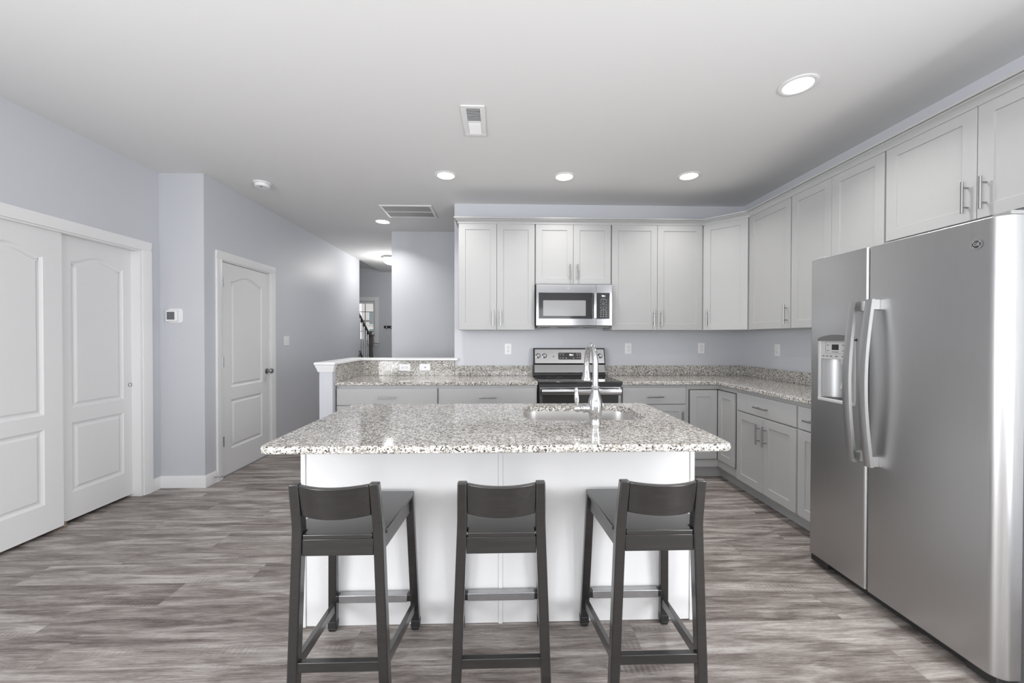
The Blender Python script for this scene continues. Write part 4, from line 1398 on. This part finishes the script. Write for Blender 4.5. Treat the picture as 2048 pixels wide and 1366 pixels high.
for f in list(bm.faces):
    cc = f.calc_center_median()
    if all(v in it for v in f.verts) or all(v in ib for v in f.verts):
        bm.faces.remove(f)
o = m.build('granite_island_top', 'granite', smooth=14)
tag(o, 'large speckled granite island top with rounded corners and a sink cut-out', 'countertop')

# sink
t = thing('kitchen_sink', 'undermounted stainless steel sink in the granite island top', 'sink', (0.45, 2.19, 0.66))
m = MB()
big = rrect_xy(sx0 - 0.006, sx1 + 0.006, sy0 - 0.006, sy1 + 0.006, 0.115, 10)
lev = [(0.0, IZ0 - 0.0015), (0.004, IZ0 - 0.05), (0.012, 0.72), (0.03, 0.685), (0.07, 0.672)]
rr_ = [[m.v((p[0], p[1], z)) for p in offset_poly(big, ins)] for ins, z in lev]
fl = [m.v((p[0], p[1], IZ0 - 0.0015)) for p in offset_poly(big, -0.02)]
allr = [fl] + rr_
for a, bb in zip(allr, allr[1:]):
    for i in range(len(a)):
        j = (i + 1) % len(a)
        m.f([a[i], a[j], bb[j], bb[i]])
m.f(rr_[-1])
m.build('bowl', 'steel_s', t, smooth=50)
MB().lathe((0.45, 2.24, 0.6725), (0, 0, 1), [(0.055, 0), (0.055, 0.002), (0.042, 0.002), (0.038, -0.0003), (0, -0.0003)], 28).build('drain', 'chrome', t)

# faucet
fxx, fyy = 0.464, 1.905
t = thing('kitchen_faucet', 'tall chrome pull-down faucet with a side lever on the island', 'faucet', (fxx, fyy, IZ1))
MB().lathe((fxx, fyy, IZ1 + 0.0005), (0, 0, 1), [(0.029, 0), (0.029, 0.004), (0.026, 0.010), (0.027, 0.030), (0.033, 0.052), (0.036, 0.075), (0.035, 0.100), (0.029, 0.128), (0.021, 0.150), (0.0175, 0.166), (0.021, 0.171), (0.0235, 0.176), (0.021, 0.181), (0.017, 0.185), (0.0155, 0.186)], 28).build('body', 'chrome', t)
pts = [(fxx, fyy, IZ1 + 0.184), (fxx, fyy, 1.12), (fxx, fyy, 1.185)]
rad = 0.088
for k in range(1, 15):
    a = PI - PI * 1.02 * k / 14
    pts.append((fxx - 0.004 * k / 14, fyy + rad + rad * math.cos(a), 1.185 + rad * math.sin(a)))
ex, ey, ez = pts[-1]
MB().tube(pts, 0.0145, 16, [0.0155, 0.015] + [0.0145] * (len(pts) - 2)).build('spout', 'chrome', t)
MB().lathe((ex, ey, ez - 0.001), (0, 0.02, -1), [(0.0125, 0), (0.0165, 0.004), (0.0165, 0.008), (0.0135, 0.011), (0.0145, 0.025), (0.019, 0.050), (0.024, 0.074), (0.0275, 0.084), (0.0275, 0.090), (0.022, 0.094), (0, 0.094)], 26).build('spray_head', 'chrome', t)
hz = 0.968
hb = MB()
hb.lathe((fxx - 0.020, fyy, hz), (-1, 0, 0.0), [(0.024, 0), (0.020, 0.012), (0.019, 0.030), (0.022, 0.034), (0.022, 0.040), (0.016, 0.044), (0.014, 0.055), (0.018, 0.062), (0.018, 0.074), (0.012, 0.084), (0, 0.088)], 22)
hv = hb.build('valve', 'chrome', t)
MB().lathe((fxx - 0.090, fyy, hz + 0.008), (-0.04, 0, 1), [(0.008, 0), (0.010, 0.014), (0.0125, 0.045), (0.011, 0.065), (0.0085, 0.074), (0.010, 0.080), (0.009, 0.090), (0.004, 0.096), (0, 0.097)], 18).build('lever', 'chrome', hv)

# ================================================================== STOOLS
def make_stool():
    t = thing('bar_stool', 'low-backed black wooden counter stool at the middle of the island', 'bar stool', (0.004, 1.57, 0), 'bar stools at the island')
    X0 = 0.004

    def q(x, y, z):
        return (X0 + x, y, z)
    # seat with notches round the rear legs
    m = MB()
    sp = [(-0.182, 1.757), (-0.160, 1.4105), (-0.1195, 1.4105), (-0.1195, 1.372), (0.1195, 1.372), (0.1195, 1.4105), (0.160, 1.4105), (0.182, 1.757)]
    m.prism([(X0 + a, b_) for a, b_ in sp], 'z', 0.612, 0.630)
    m.build('seat', 'wood', t, bevel=0.003)
    # rear legs: splayed sideways, bent back above the seat
    for s in (-1, 1):
        m = MB()
        rows = []
        for xo, xi, yb, yf, z in ((0.180, 0.145, 1.370, 1.408, 0.0), (0.1560, 0.1215, 1.370, 1.408, 0.640), (0.1545, 0.1205, 1.365, 1.402, 0.675), (0.1510, 0.1185, 1.338, 1.366, 0.8165)):
            rows.append([m.v(q(s * xi, yb, z)), m.v(q(s * xo, yb, z)), m.v(q(s * xo, yf, z)), m.v(q(s * xi, yf, z))])
        m.skin(rows)
        lg = m.build('rear_leg', 'wood', t, bevel=0.004, smooth=30)
    # front legs, slightly splayed, with plastic feet
    for s in (-1, 1):
        m = MB()
        tx, bx = s * 0.166, s * 0.184
        m.hexa([q(bx - 0.018, 1.7605, 0.036), q(bx + 0.018, 1.7605, 0.036), q(bx + 0.018, 1.7875, 0.036), q(bx - 0.018, 1.7875, 0.036)],
               [q(tx - 0.017, 1.722, 0.6115), q(tx + 0.017, 1.722, 0.6115), q(tx + 0.017, 1.750, 0.6115), q(tx - 0.017, 1.750, 0.6115)])
        lg = m.build('front_leg', 'wood', t, bevel=0.003)
        m = MB()
        m.hexa([q(bx - 0.014, 1.7605, 0.0), q(bx + 0.014, 1.7605, 0.0), q(bx + 0.014, 1.7865, 0.0), q(bx - 0.014, 1.7865, 0.0)],
               [q(bx - 0.0195, 1.7575, 0.016), q(bx + 0.0195, 1.7575, 0.016), q(bx + 0.0195, 1.7885, 0.016), q(bx - 0.0195, 1.7885, 0.016)])
        m.box(X0 + bx - 0.0195, X0 + bx + 0.0195, 1.7575, 1.7885, 0.0162, 0.046)
        m.build('foot_cap', 'black', lg, bevel=0.003)
    # backrest rail, bowed towards the sitter's back
    m = MB()
    n = 16
    rows = []
    for k in range(n + 1):
        u = -1 + 2 * k / n
        bow = 0.036 * (1 - u * u)
        x = u * 0.119
        rows.append([m.v(q(x, 1.366 - bow, 0.698)), m.v(q(x, 1.386 - bow, 0.698)), m.v(q(x, 1.361 - bow, 0.812)), m.v(q(x, 1.341 - bow, 0.812))])
    m.skin(rows)
    m.build('backrest', 'wood', t, bevel=0.003, smooth=40)
    MB().box(X0 - 0.123, X0 + 0.123, 1.376, 1.398, 0.553, 0.6115).build('rear_apron', 'wood', t, bevel=0.002)
    MB().box(X0 - 0.150, X0 + 0.150, 1.727, 1.745, 0.553, 0.6115).build('front_apron', 'wood', t, bevel=0.002)
    for s in (-1, 1):
        MB().hexa([q(s * 0.134, 1.405, 0.553), q(s * 0.150, 1.405, 0.553), q(s * 0.174, 1.727, 0.553), q(s * 0.158, 1.727, 0.553)],
                  [q(s * 0.134, 1.405, 0.6115), q(s * 0.150, 1.405, 0.6115), q(s * 0.172, 1.727, 0.6115), q(s * 0.156, 1.727, 0.6115)]).build('side_apron', 'wood', t, bevel=0.002)
    MB().box(X0 - 0.152, X0 + 0.152, 1.374, 1.396, 0.146, 0.181).build('rear_stretcher', 'wood', t, bevel=0.002)
    for s in (-1, 1):
        MB().hexa([q(s * 0.146, 1.405, 0.138), q(s * 0.166, 1.405, 0.138), q(s * 0.188, 1.760, 0.090), q(s * 0.168, 1.760, 0.090)],
                  [q(s * 0.146, 1.405, 0.176), q(s * 0.166, 1.405, 0.176), q(s * 0.188, 1.758, 0.128), q(s * 0.168, 1.758, 0.128)]).build('side_stretcher', 'wood', t, bevel=0.002)
    MB().box(X0 - 0.166, X0 + 0.166, 1.752, 1.778, 0.136, 0.166).build('footrest', 'wood', t, bevel=0.002)
    o = MB().box(X0 - 0.150, X0 + 0.150, 1.7495, 1.7795, 0.1345, 0.1685).build('footrest_plate', 'alu', t, bevel=0.002)
    o['label'] = 'worn aluminium cover on the footrest'
    return t


st = make_stool()
a = copy_tree(st)
a.location = (-0.565, 1.57, 0)
a['label'] = 'low-backed black wooden counter stool at the island end nearest the sliding closet doors'
a = copy_tree(st)
a.location = (0.568, 1.572, 0)
a['label'] = 'low-backed black wooden counter stool at the island end nearest the refrigerator'
